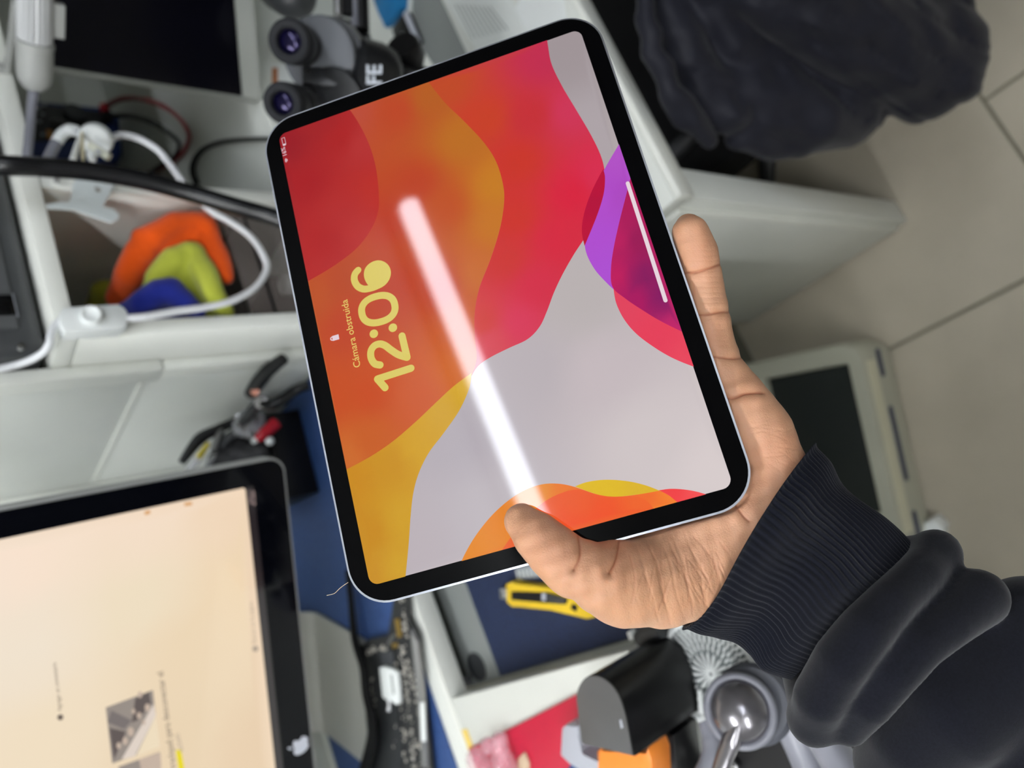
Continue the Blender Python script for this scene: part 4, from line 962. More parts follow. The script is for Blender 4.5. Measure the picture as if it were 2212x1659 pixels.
# ------------------------------------------------------------------ things on the side desk
zs = ZB + 0.0003
fo = thing('folder', 'crimson red folder lying on the white side desk', 'folder', tuple(atz(1150, 1590, ZB)))
M_fold = mat('crimson_cover', (188, 26, 58), 0.35, var=0.06, scale=20)
zpoly('folder_cover', [(1012, 1618), (1130, 1560), (1252, 1497), (1300, 1475), (1330, 1560), (1330, 1720), (1050, 1720)], zs + .003, 0.0012, M_fold, fo, 0.0004)
zpoly('folder_back', [(1014, 1619), (1130, 1562), (1252, 1500), (1300, 1478), (1330, 1560), (1330, 1720), (1050, 1720)], zs, 0.0012, M_fold, fo, 0.0004)
zpoly('folder_pages', [(1018, 1622), (1130, 1566), (1252, 1505), (1296, 1486), (1325, 1560), (1325, 1715), (1054, 1715)], zs + .0013, 0.0016, M_paper, fo)
zf = zs + .0045
bagp = blob('plastic_bag', lambda G: .0010 * np.sin(G[..., 0] * 420) * np.sin(G[..., 1] * 360), [atz(1030, 1640, zf + .015), atz(1055, 1610, zf + .012), atz(1080, 1600, zf + .012), atz(1085, 1640, zf + .014), atz(1050, 1670, zf + .016), atz(1095, 1670, zf + .015)], [.012, .009, .009, .011, .013, .012], .012, .0022, mat('pink_clear_plastic', (244, 200, 212), 0.12, var=0.05, alpha=0.34, spec=0.8))
tag(bagp, 'crinkled clear pinkish plastic bag on the near corner of the red folder', 'bag')
zpoly_o = zpoly('wood_chip', [(1118, 1640), (1132, 1626), (1142, 1650), (1140, 1680), (1120, 1680)], zf, 0.003, mat('beige_card', (200, 178, 150), 0.7, var=0.1), None, 0.0005)
tag(zpoly_o, 'small beige card scrap on the red folder', 'card')
bz_ = zpoly('cloth_swatch', [(1226, 1662), (1238, 1642), (1290, 1650), (1320, 1665), (1320, 1720), (1226, 1720)], zf, 0.002, M_mat, None, 0.0004)
tag(bz_, 'blue striped cloth swatch sticking out under the grey bracket', 'cloth')

# black rounded housing with orange tab
dsp = thing('tape_dispenser', 'black rounded housing with a grey end plate and an orange tab, on the side desk', 'dispenser', tuple(atz(1330, 1560, ZB)))
ztop = ZB + .095
capx = catmull([(1243, 1508), (1249, 1484), (1262, 1466), (1280, 1459), (1300, 1463), (1322, 1480), (1338, 1505), (1350, 1540), (1357, 1575), (1368, 1636)], 4)
capx = [tuple(p) for p in capx] + [(1262, 1611), (1255, 1606)]
M_satin = mat('satin_black', (12, 12, 14), 0.36, var=0.05, scale=30, spec=0.4)
cap2 = [tuple(atz(x, y, ztop)[:2]) for x, y in capx]
prism('housing', cap2, ZB + .0088, ztop - .0012, M_satin, dsp, None, .0012)
cm_ = np.mean(np.array(cap2), axis=0)
prism('end_plate', [tuple(cm_ + (np.array(p) - cm_) * .975) for p in cap2], ztop - .0011, ztop, mat('satin_grey', (82, 82, 82), 0.45, var=0.05, scale=30), dsp, None, .0004)
def zp(name, px, z0, z1, m, b=0.0): return prism(name, [tuple(atz(x, y, z1)[:2]) for x, y in px], z0, z1, m, dsp, None, b)
zp('rear_leg', [(1440, 1582), (1454, 1590), (1468, 1700), (1392, 1712), (1380, 1630)], ZB + .0088, ZB + .042, M_satin, .001)
zp('recess_plate', [(1436, 1588), (1448, 1594), (1461, 1696), (1396, 1706), (1388, 1636)], ZB + .0421, ZB + .0428, mat('satin_grey_dark', (58, 58, 60), 0.4, var=0.05))
zp('orange_tab', [(1287, 1624), (1298, 1614), (1368, 1636), (1398, 1616), (1407, 1640), (1410, 1700), (1302, 1706), (1292, 1660)], ZB + .046, ZB + .072, mat('orange_plastic', (240, 138, 48), 0.4, var=0.05), .003)
zp('scuff', [(1338, 1556), (1342, 1554), (1346, 1572), (1341, 1574)], ztop + .0001, ztop + .0003, M_lgray)
def slab_px(name, px, dep, thick, m, parent, bevel=0.0008, dep2=None):
    """plate square to the line of sight at a real distance"""
    P = [np.array(atd(x, y, dep)) for x, y in px]
    o = np.mean(P, axis=0); X = RW[0]; Y = -RW[1]; Z = -RW[2]
    poly = [((p - o) @ X, (p - o) @ Y) for p in P]
    return prism(name, poly, -thick, 0, m, parent, axes(o, X, Y, Z), bevel)
br = thing('bracket', 'pale grey bent plastic bracket behind the black rounded housing', 'bracket', tuple(atz(1230, 1600, ZB)))
prism('bracket_arm', [tuple(atz(x, y, ZB + .034)[:2]) for x, y in [(1213, 1574), (1222, 1566), (1246, 1570), (1252, 1588), (1254, 1628), (1262, 1636), (1300, 1650), (1340, 1670), (1340, 1700), (1290, 1690), (1228, 1650), (1210, 1632)]], ZB + .0062, ZB + .034, M_lgray, br, None, .002)
sh = thing('cable_clip', 'dark clip at the far end of the black rounded housing, with a white tip', 'clip', tuple(atz(1390, 1372, ZB)))
tube('clip_body', [atz(1386, 1382, ZB + .012), atz(1404, 1366, ZB + .012), atz(1430, 1356, ZB + .012)], .0085, M_dark, sh, seg=10)
tube('clip_end', [atz(1362, 1362, ZB + .012), atz(1372, 1378, ZB + .012)], [.004, .0055], M_whitepl, sh, seg=10)

# crocheted pad
cr = thing('crochet_pad', 'round white crocheted pad between the black housing and the sleeve', 'doily', tuple(atz(1530, 1455, ZB)))
CZ = .578; co_ = np.array(atd(1533, 1457, CZ)); 
CMX = Matrix.Translation(tuple(atz(1535, 1457, ZB + .0062)))
M_yarn = mat('white_yarn', (240, 244, 242), 0.85, var=0.06, scale=900, bump=0.5, bscale=2500)
pr = CZ / FPX * 1.16
lathe('pad_backing', [(0, -.004), (103 * pr, -.004), (103 * pr, -.0022), (0, -.0022)], CMX, mat('grey_backing', (118, 124, 124), 0.9, var=0.2, scale=600), cr, 40)  # darker grey backing sets off the white stitches
bm = bmesh.new(); rng = random.Random(9)
for k in range(18):
    a = 2 * math.pi * k / 18
    add_tube(bm, [CMX @ Vector((q * pr * math.cos(a + .02 * math.sin(q)), q * pr * math.sin(a + .02 * math.sin(q)), -.0006)) for q in (4, 18, 34, 42)], [.0006, .0010, .0013, .0006], seg=6, n=3)
for ring, nn in ((52, 30), (66, 38), (79, 46), (90, 52)):
    for k in range(nn):
        a = 2 * math.pi * (k + .5 * (ring % 4)) / nn
        add_tube(bm, [CMX @ Vector(((ring + q) * pr * math.cos(a + s), (ring + q) * pr * math.sin(a + s), -.0006 + rng.uniform(-.0004, .0004))) for q, s in ((-7, 0), (0, .03), (7, .0))], [.0006, .0011, .0006], seg=5, n=2)
tag(bm_obj('pad_stitches', bm, M_yarn, cr, smooth=True), kind='stuff')
tube('pad_rim', [CMX @ Vector((103 * pr * math.cos(a), 103 * pr * math.sin(a), 0.0)) for a in np.linspace(0, 2 * math.pi, 25)[:-1]], .0026, M_yarn, cr, seg=10, n=3, closed=True)
tube('pad_cord', [atz(1512, 1490, ZB + .0095), atz(1514, 1520, ZB + .0095), atz(1518, 1542, ZB + .0095), atz(1521, 1550, ZB + .0095)], .0022, M_yarn, cr, seg=10)
tube('cord_tip', [atz(1519, 1545, ZB + .0105), atz(1526, 1556, ZB + .0105), atz(1534, 1566, ZB + .0105)], [.0026, .0034, .0022], M_whitepl, cr, seg=10)

# headphones
hp = thing('headphones', 'grey headphones with a shiny domed ear cup, below the crocheted pad', 'headphones', tuple(atz(1620, 1560, ZB)))
hz = .518; ho = np.array(atd(1597, 1536, hz)); HN = (CAMN - ho); HN /= np.linalg.norm(HN); HN = HN + RW[0] * -0.22 + RW[1] * 0.12; HM = frame(ho, HN, -RW[1]); hpx = hz / FPX
M_dome = mat('satin_dome', (128, 126, 130), 0.22, metal=0.7, var=0.05, scale=30)
lathe('ear_cup_dome', [(0, .012), (20 * hpx, .0115), (40 * hpx, .009), (56 * hpx, .0045), (64 * hpx, -.001), (64 * hpx, -.006), (0, -.006)], HM, M_dome, hp, 40)
tube('ear_cup_ring', [HM @ Vector((70 * hpx * math.cos(a), 70 * hpx * math.sin(a), -.002)) for a in np.linspace(0, 2 * math.pi, 29)[:-1]], .0030, M_graypl, hp, seg=12, n=3, closed=True)
lathe('ear_cup_body', [(0, -.007), (76 * hpx, -.007), (86 * hpx, -.011), (82 * hpx, -.019), (0, -.019)], HM @ Matrix.Translation((0.005, -0.007, 0)), mat('cup_grey', (72, 74, 82), 0.45, var=0.06, scale=40), hp, 40)
M_arm = mat('arm_grey', (136, 137, 146), 0.35, var=0.05, scale=40)
tube('headband', [atd(1630, 1474, .532), atd(1668, 1502, .53), atd(1700, 1560, .525), atd(1728, 1620, .52), atd(1760, 1700, .51)], [.010, .013, .0115, .011, .0105], M_arm, hp, seg=16, n=8, flat=0.8)
tube('headband', [atd(1775, 1585, .497), atd(1800, 1625, .49), atd(1830, 1680, .48), atd(1850, 1740, .47)], .0125, M_arm, hp, seg=16, n=6)
tube('yoke', [atd(1530, 1556, .548), atd(1546, 1600, .54), atd(1540, 1650, .533), atd(1500, 1720, .528)], [.008, .0105, .010, .009], M_arm, hp, seg=14)
tube('yoke', [atd(1596, 1560, .5085), atd(1580, 1598, .512), atd(1564, 1640, .516), atd(1544, 1700, .52)], [.0035, .0075, .0068, .006], M_dome, hp, seg=16, flat=.7)
bk = zpoly('black_pouch', [(1560, 1570), (1690, 1430), (1790, 1490), (1900, 1640), (1930, 1760), (1560, 1760), (1520, 1680)], ZB + .0004, .004, mat('pouch_black', (10, 10, 12), 0.7, var=0.2, scale=90), None, 0.001)
tag(bk, 'flat black pouch under the grey headphones', 'pouch')
ug = tube('silver_coil', [atz(1560, 1659, 1.010), atz(1575, 1648, 1.010), atz(1590, 1655, 1.010), atz(1580, 1668, 1.010)], .003, M_steel, None, seg=8, closed=True)
tag(ug, 'little silver ring below the headphones, at the photo edge', 'ring')
bb2 = tube('pale_strip', [atd(1665, 1462, .528), atd(1682, 1488, .526), atd(1692, 1522, .523)], [.002, .004, .002], M_cream, None, seg=8)
tag(bb2, 'thin pale strip peeking out between the headphones and the sleeve', 'strip')

# ------------------------------------------------------------------ in and on the hutch
def slab_y(name, px, y, thick, m, parent=None, bevel=0.0006):
    """plate standing square to the benches: outline given on the plane y, thickness going back"""
    P = [aty(a, b, y) for a, b in px]
    poly = [(p[0], p[2]) for p in P]
    return prism(name, poly, -thick, 0.0, m, parent, axes((0, y, 0), (1, 0, 0), (0, 0, 1), (0, -1, 0)), bevel)
dv = thing('bench_instrument', 'dark grey boxy instrument standing on top of the white hutch', 'instrument', (0.60, 0.95, 1.3265))
M_inst = mat('instrument_grey', (66, 68, 70), 0.42, var=0.06, scale=40)
box('instrument_body', (0.408, 0.785, 1.331), (0.84, 1.15, 1.50), M_inst, dv, 0.012, seg=4)
box('front_panel', (0.435, 0.781, 1.352), (0.815, 0.7862, 1.485), mat('instrument_panel', (84, 86, 88), 0.4, var=0.05, scale=40), dv, 0.002)
box('panel_groove', (0.436, 0.7800, 1.3755), (0.80, 0.7812, 1.3768), M_lgray, dv)
box('panel_rib', (0.53, 0.7795, 1.38), (0.534, 0.7812, 1.48), M_lgray, dv)
P = aty(6, 660, .781)
box('port', (P[0] - .012, 0.7792, P[2] - .010), (P[0] + .012, 0.7812, P[2] + .006), M_blackgloss, dv, 0.0005)
box('port_rim', (P[0] - .014, 0.7802, P[2] - .0112), (P[0] + .014, 0.7811, P[2] - .0102), M_lgray, dv)
P = aty(47, 761, .784)
lathe('screw', [(0, .0022), (.003, .0018), (.0038, 0), (.0038, -.002)], frame((max(P[0], .414), .7835, P[2]), (0, -1, 0)), M_steel, dv, 14)
for x in (0.43, 0.82):
    for y in (0.81, 1.12): lathe('foot', [(.008, 0), (.008, .006)], Matrix.Translation((x, y, 1.3262)), M_rubber, dv, 12)

# lamp cord switch hanging on the hutch panel
sw = thing('cord_switch', 'white inline cord switch with a round button, stuck on the hutch panel edge', 'switch', (0.43, 0.75, 1.29))
pts = [(137, 662), (255, 655), (268, 662), (276, 672), (276, 700), (262, 708), (140, 717), (130, 700), (128, 675)]
slab_y('switch_body', pts, .733, .021, M_whitepl, sw, 0.003)
P = aty(198, 684, .733)
lathe('switch_button', [(.0105, -.001), (.0100, .006), (.0088, .0085), (.0072, .0085), (.0066, .006), (0, .006)], frame(P, (-.12, -1, .25)), M_whitepl, sw, 28)
cab = [aty(a, b, y) for a, b, y in [(272, 688, .737), (320, 683, .735), (380, 672, .735), (440, 664, .735), (500, 650, .733), (550, 622, .732), (576, 582, .732), (566, 546, .732), (538, 508, .732), (492, 476, .732), (456, 456, .733), (430, 430, .735), (400, 400, .737), (368, 356, .74), (338, 322, .74), (298, 299, .74), (262, 292, .738), (238, 302, .736), (222, 316, .734)]]
tube('cord', cab, .0041, M_cable, sw, seg=12, n=8)
tube('cord', [aty(a, b, y) for a, b, y in [(133, 690, .742), (118, 703, .742), (110, 722, .742), (106, 742, .744), (92, 762, .752), (60, 780, .762), (20, 792, .768), (-60, 808, .77)]], .0036, M_cable, sw, seg=10, n=8)

# plug bundle
pb = thing('cable_bundle', 'bundle of white charger plugs and cables hooked over the black hose', 'plugs', tuple(aty(205, 320, .72)))
P = aty(206, 302, .726)
lathe('cable_puck', [(0, .006), (.010, .0062), (.0165, .0045), (.018, 0), (.018, -.006), (0, -.006)], frame(P, (-.75, -.55, .45)), M_whitepl, pb, 28)
tube('earbud_stem', [aty(176, 292, .722), aty(166, 315, .72), aty(158, 346, .718)], [.0022, .0026, .0038], M_whitepl, pb, seg=10)
tube('gold_plug', [aty(177, 288, .716), aty(178, 320, .714), aty(180, 352, .712)], [.0028, .0034, .0030], mat('pale_gold', (226, 216, 180), 0.35, metal=0.3, var=0.05), pb, seg=10, flat=.6)
tube('earbud_stem', [aty(196, 318, .714), aty(198, 336, .712), aty(200, 348, .712)], [.004, .0055, .003], M_whitepl, pb, seg=12)
tube('usb_plug', [aty(194, 312, .708), aty(236, 340, .704)], .0052, mat('ivory_plastic', (222, 224, 206), 0.35, var=0.03), pb, seg=4)
tube('usb_slot', [aty(208, 325, .7025), aty(218, 332, .7015)], .0018, M_lgray, pb, seg=6)
tube('coil_relief', [aty(166, 284, .73), aty(150, 280, .735), aty(134, 290, .74), aty(122, 308, .745)], .0052, M_cable, pb, seg=10)
bm = bmesh.new()
path = catmull([aty(166, 284, .73), aty(150, 280, .735), aty(134, 290, .74), aty(122, 308, .745)], 6)
for i in range(1, len(path) - 1):
    t = path[i + 1] - path[i - 1]; add_lathe(bm, [(.0052, -.0006), (.0064, -.0005), (.0064, .0005), (.0052, .0006)], frame(path[i], t), 14)
bm_obj('coil_rings', bm, M_whitepl, pb, smooth=True)
tube('grey_lead', [aty(122, 308, .745), aty(108, 336, .748), aty(92, 370, .75)], .0062, M_graypl, pb, seg=10)

# thick black hose
hs_ = thing('hose', 'thick glossy black hose arching down across the hutch front', 'hose', tuple(atz(700, 520, ZD)))
M_hose = mat('hose_rubber', (12, 12, 15), 0.26, var=0.1, scale=50, spec=0.5)
hp_ = [(-260, 330, .76), (-120, 340, .72), (0, 356, .70), (100, 361, .695), (200, 371, .69), (300, 388, .685), (400, 414, .68), (500, 443, .67), (590, 469, .66), (680, 505, .645), (760, 550, .63)]
hpts = [aty(a, b, y) for a, b, y in hp_]; hpts.append(np.array([hpts[-1][0] - .02, .60, .80])); hpts.append(np.array([hpts[-1][0] - .02, .575, ZD + .0115]))
tube('hose_tube', hpts, .0102, M_hose, hs_, seg=18, n=8)
lathe('hose_end', [(.012, 0), (.012, .01), (.0108, .012)], Matrix.Translation(hpts[-1].tolist()) @ Matrix.Translation((0, 0, -.0108)), M_black, hs_, 18)

# grey tube lamp under the shelf, and its clip
tl = thing('tube_lamp', 'unlit grey ribbed tube lamp hanging just under the hutch shelf', 'lamp', tuple(aty(75, 100, .69)))
a_, b_ = np.array(aty(75, 186, .715)), np.array(aty(75, 96, .675)); c_ = b_ + (b_ - a_) * 2.6
M_lampg = mat('lamp_grey', (168, 170, 166), 0.45, var=0.05, scale=40)
ln = np.linalg.norm(b_ - a_)
lathe('lamp_cap', [(.003, -.004), (.011, -.002), (.0165, .006), (.0178, .014), (.0178, ln - .003), (.0186, ln - .002), (.0186, ln + .003), (.016, ln + .004)], frame(a_, b_ - a_), M_lampg, tl, 28)
bm = bmesh.new(); LF = frame(b_ + (b_ - a_) / ln * .0045, b_ - a_); Lc = np.linalg.norm(c_ - b_); ngr = 22
rg = [[bm.verts.new(LF @ Vector(((.0158 + (.0012 if k % 2 else 0)) * math.cos(math.pi * k / ngr), (.0158 + (.0012 if k % 2 else 0)) * math.sin(math.pi * k / ngr), z))) for k in range(2 * ngr)] for z in (0, Lc)]
for k in range(2 * ngr): bm.faces.new((rg[0][k], rg[0][(k + 1) % (2 * ngr)], rg[1][(k + 1) % (2 * ngr)], rg[1][k]))
bm.faces.new(list(reversed(rg[0]))); bm.faces.new(rg[1])
bm_obj('lamp_tube', bm, mat('lamp_ribbed', (190, 192, 192), 0.3, var=0.04, scale=40), tl)
sb = np.array(aty(104, 50, .66)); 
box('lamp_switch', (-.006, -.006, 0), (.006, .006, .035), M_lampg, tl, 0.001, frame(b_ + (b_ - a_) / ln * .012 - np.array([0, 0, .021]), b_ - a_))
tube('lamp_cord', [a_ - (b_ - a_) * .03, aty(70, 222, .725), aty(66, 262, .735), aty(62, 310, .742), aty(58, 342, .748)], [.0058, .0052, .005, .005, .005], M_graypl, tl, seg=10)
box('lamp_clip', (b_[0] + .03, b_[1] - .02, b_[2] + .0105), (b_[0] + .042, .754, b_[2] + .016), M_lampg, tl, 0.001)
box('lamp_clip', (b_[0] + .03, .749, b_[2] + .0155), (b_[0] + .042, .7545, 1.322), M_lampg, tl, 0.001)

# multimeter at the back of the hutch ledge
mx_ = thing('multimeter', 'dark multimeter in a blue holster with red and black leads', 'multimeter', tuple(atz(262, 285, ZB)))
ym = 1.27
def my(a, b, y=ym): return aty(a, b, y)
slab_y('holster', [(60, 215), (232, 232), (258, 250), (265, 330), (250, 346), (60, 352)], ym, .035, mat('holster_blue', (36, 58, 122), 0.5, var=0.06, scale=40), mx_, 0.006)
slab_y('meter_face', [(62, 222), (222, 240), (232, 262), (230, 300), (62, 306)], ym - .0012, .006, mat('meter_face', (44, 45, 48), 0.45, var=0.08), mx_, 0.001)
slab_y('meter_display', [(110, 255), (178, 262), (176, 286), (110, 288)], ym - .0075, .0016, M_blackgloss, mx_, 0.0005)
slab_y('orange_button', [(100, 280), (115, 280), (117, 297), (102, 298)], ym - .0075, .003, mat('button_orange', (206, 138, 60), 0.45, var=0.05), mx_, 0.0008)
for (x, y) in [(84, 232), (92, 246), (86, 262), (96, 226), (92, 290)]:
    slab_y('button', [(x - 4, y - 3), (x + 4, y - 3), (x + 4, y + 3), (x - 4, y + 3)], ym - .0075, .0015, M_lgray, mx_, 0.0003)
P = my(160, 245, ym - .0075); lathe('dial', [(.02, 0), (.019, .006), (0, .006)], frame(P, (0, -1, 0)), M_dark, mx_, 28)
slab_y('jack_plug', [(216, 222), (232, 220), (240, 226), (236, 236), (218, 238)], ym - .010, .012, M_red, mx_, 0.002)
slab_y('jack_plug', [(220, 240), (238, 240), (246, 250), (240, 262), (222, 258)], ym - .010, .012, M_black, mx_, 0.002)
M_redc = mat('red_lead', (150, 40, 46), 0.4, var=0.08, scale=60)
zl = ZB + .0065
red_l = [my(234, 226, 1.255), my(262, 214, 1.17), my(300, 213, 1.10)] + [atz(a, b, zl + h) for a, b, h in [(345, 226, .045), (386, 254, .02), (408, 290, .004), (400, 322, 0), (374, 348, 0), (340, 366, 0), (310, 378, 0), (300, 392, 0)]]
tube('red_lead', red_l, [.006, .0042, .0036, .0036, .0036, .0036], M_redc, mx_, seg=10, n=6)
blk_l = [my(240, 252, 1.25), my(275, 250, 1.18)] + [atz(a, b, zl + h) for a, b, h in [(318, 260, .04), (360, 284, .015), (386, 308, .003), (380, 334, .006), (356, 352, .006), (326, 372, .006), (308, 386, .006)]]
tube('black_lead', blk_l, [.006, .0042, .0034, .0034, .0034], M_black, mx_, seg=10, n=6)
for k, (dx, m_) in enumerate(((0, M_redc), (7, M_black), (14, M_redc))):
    tube('lead_loop', [atz(306 + dx + 26 * math.cos(a), 386 + 9 * math.sin(a) + dx * .5, zl + .004 + .0075 * k) for a in np.linspace(0, 2 * math.pi, 11)[:-1]], .0034, m_, mx_, seg=8, n=5, closed=True)

bc = tube('black_cable', [atz(a, b, zl + h) for a, b, h in [(424, 396, .002), (416, 372, .002), (420, 346, .002), (440, 322, .002), (475, 308, .002), (520, 302, .002), (570, 301, .002), (625, 303, .002)]], [.0056, .005, .0042, .0034, .0032, .003, .003], M_black, None, seg=10, n=6)
tag(bc, 'black cable curving over the pale hutch ledge towards the tablet corner', 'cable')

# second monitor, dark
m2 = thing('display', 'switched-off display with a pale grey frame, standing on the hutch ledge', 'monitor', (0.95, 0.80, ZB))
EU = np.array([.868, -.496, 0]); EN = np.array([-.496, -.868, 0]); EV = np.array([0, 0, 1.0]); EO = np.array([.773, .752, ZB + .002]) - EN * 0.0
EM = axes(EO, EU, EV, EN)
def E2(px, py):
    d = ray(px, py); t = ((EO - CAMN) @ EN) / (d @ EN); P = CAMN + d * t - EO; return (float(P @ EU), float(P @ EV))
sx, sy = E2(522, 208)
M_fr = mat('frame_grey', (176, 179, 172), 0.45, var=0.03, scale=30)
EW, EH = .44, .288
prism('display_frame', [(0, 0), (EW, 0), (EW, EH), (0, EH)], -.030, 0.0, M_fr, m2, EM, .004)
prism('display_glass', [(sx, sy), (EW - sx, sy), (EW - sx, EH - .016), (sx, EH - .016)], 0.0003, .0015, mat('dark_display', (6, 6, 14), 0.2, var=0.3, scale=30, spec=0.3), m2, EM)
box('stand_neck', (.17, .03, -.055), (.27, .18, -.031), M_fr, m2, .003, EM)
q0 = EO + EU * .13 - EN * .17; 
box('stand_foot', (.15, -.0015, -.17), (.29, .0045, -.031), M_fr, m2, .002, EM)

# cubby contents
bn = thing('storage_bin', 'see-through plastic bin with a dark rim inside the cubby', 'bin', (0.51, .88, ZB))
M_bin = mat('smoky_plastic', (150, 140, 134), 0.2, var=0.05, alpha=0.32, spec=0.5)
x0, x1, y0, y1, z0, z1 = .430, .588, .765, 1.0, ZB + .0006, 1.112
box('bin_wall', (x0, y0, z0), (x1, y0 + .002, z1), M_bin, bn)
box('bin_wall', (x0, y1 - .002, z0), (x1, y1, z1), M_bin, bn)
box('bin_wall', (x0, y0 + .0025, z0), (x0 + .002, y1 - .0025, z1), M_bin, bn)
box('bin_wall', (x1 - .002, y0 + .0025, z0), (x1, y1 - .0025, z1), M_bin, bn)
tube('bin_rim', [(x0, y0, z1 - .03), (x1, y0, z1 - .03), (x1, y1, z1 - .03), (x0, y1, z1 - .03)], .0022, M_black, bn, seg=8, n=1, closed=True)
def cloth(name, label, chains, rgb, group=None, k=.014, amp=.0012):
    P = np.array([p for pts, rad in chains for p in pts]); R_ = np.array([r for pts, rad in chains for r in rad])
    def f(G):
        d = None
        for pts, rad in chains:
            e = pline(G, [np.asarray(p, np.float32) for p in pts], rad); d = e if d is None else smin(d, e, k * .35)
        return d + amp * np.sin(G[..., 0] * 95 + G[..., 2] * 70 + 1) * np.sin(G[..., 1] * 90 + G[..., 2] * 60)
    o = sdf_obj(name, f, (P - R_[:, None]).min(0) - .008, (P + R_[:, None]).max(0) + .008, .0026, mat('cloth_%s' % name, rgb, 0.95, var=0.15, scale=200, bump=0.5, bscale=1200, spec=0.1, sheen=0.3))
    return tag(o, label, 'cloth', group)
def ys(l): return [aty(a, b, y) for a, b, y in l]
cloth('orange_cloth', 'bright orange cloth draped over the top of the cloth heap', [
    (ys([(256, 642, .86), (280, 594, .825), (302, 546, .80), (336, 510, .782), (378, 484, .772), (420, 478, .769), (446, 488, .769)]), [.014, .018, .018, .0165, .0145, .013, .012]),
    (ys([(436, 476, .776), (456, 510, .774), (474, 552, .773), (490, 600, .773)]), [.0125, .0125, .012, .009]),
    (ys([(330, 560, .81), (372, 522, .788), (410, 510, .782), (440, 528, .782), (464, 580, .782)]), [.017, .016, .015, .014, .013]),
    (ys([(304, 512, .785), (314, 544, .79)]), [.010, .012])], (252, 92, 22))
cloth('lime_cloth', 'lime yellow cloth in the middle of the cloth heap', [
    (ys([(322, 648, .825), (346, 606, .80), (378, 562, .782), (404, 544, .776), (422, 552, .773)]), [.013, .018, .017, .0135, .012]),
    (ys([(420, 546, .774), (438, 584, .770), (458, 628, .768), (480, 662, .772), (488, 674, .776)]), [.013, .015, .0145, .0115, .009]),
    (ys([(372, 620, .80), (410, 600, .79), (438, 636, .79), (456, 664, .79)]), [.016, .016, .015, .011])], (190, 198, 72))
cloth('blue_cloth', 'royal blue cloth at the bottom of the cloth heap', [
    (ys([(268, 672, .81), (308, 656, .785), (344, 632, .772), (372, 632, .768)]), [.010, .015, .016, .015]),
    (ys([(370, 628, .768), (398, 650, .770), (424, 672, .776)]), [.014, .014, .010]),
    (ys([(330, 668, .80), (370, 664, .795), (408, 668, .792)]), [.014, .014, .012])], (34, 46, 140))
cloth('olive_cloth', 'olive yellow cloth corner in the shaded back of the cubby', [(ys([(206, 662, .95), (226, 632, .93), (256, 640, .92)]), [.012, .018, .012])], (150, 148, 40))
pb2 = box('black_adapter', (.445, .845, ZB + .0006), (.535, .93, ZB + .034), M_black, None, .004)
tag(pb2, 'black power brick low down in the cubby bin', 'adapter')
wr = lathe('white_roll', [(0, 0), (.014, 0), (.015, .003), (.015, .030), (.013, .034), (0, .034)], Matrix.Translation((.498, .812, ZB + .0006)), M_whitepl, None, 24)
tag(wr, 'small white roll on the cubby floor next to the tablet edge', 'roll')
bkt = thing('metal_bracket', 'white metal bracket with one hole fixed inside the cubby', 'bracket', tuple(aty(200, 430, .749)))
bpx = [(100, 441), (128, 436), (150, 436), (154, 420), (158, 398), (166, 385), (246, 400), (222, 446), (246, 452), (257, 464), (255, 474), (240, 480), (200, 466), (160, 452), (104, 448)]
P3 = [aty(x, y, .749) for x, y in bpx]
bm = bmesh.new(); pl2 = [(p[0], p[2]) for p in P3]
hc = aty(212, 409, .749); rr = .0036; nh = 14
hring = [(hc[0] + rr * 1.5 * math.cos(2 * math.pi * k / nh), hc[2] + rr * math.sin(2 * math.pi * k / nh)) for k in range(nh)]
r = delaunay_2d_cdt([Vector(p) for p in pl2 + hring], [(i, (i + 1) % len(pl2)) for i in range(len(pl2))] + [(len(pl2) + k, len(pl2) + (k + 1) % nh) for k in range(nh)], [list(range(len(pl2)))], 1, 1e-7)
vf = [bm.verts.new((v.x, .749, v.y)) for v in r[0]]; vb = [bm.verts.new((v.x, .7515, v.y)) for v in r[0]]
keep = [f for f in r[2] if (sum((r[0][i] for i in f), Vector((0, 0))) / len(f) - Vector((hc[0], hc[2]))).length > rr * .9]
cnt = {}
for f in keep:
    bm.faces.new([vf[i] for i in f]); bm.faces.new([vb[i] for i in reversed(f)])
    for a, b in zip(f, list(f[1:]) + [f[0]]): cnt[(a, b)] = 1
for a, b in list(cnt):
    if (b, a) not in cnt: bm.faces.new((vf[a], vb[a], vb[b], vf[b]))
bm_obj('bracket_plate', bm, mat('white_metal', (222, 230, 230), 0.35, var=0.03, scale=30), bkt)
lathe('bracket_screw', [(.0028, -.002), (.0028, .008), (0, .008)], frame((.605, .7545, aty(128, 436, .749)[2] - .004), (0, -1, 0)), M_steel, bkt, 10)

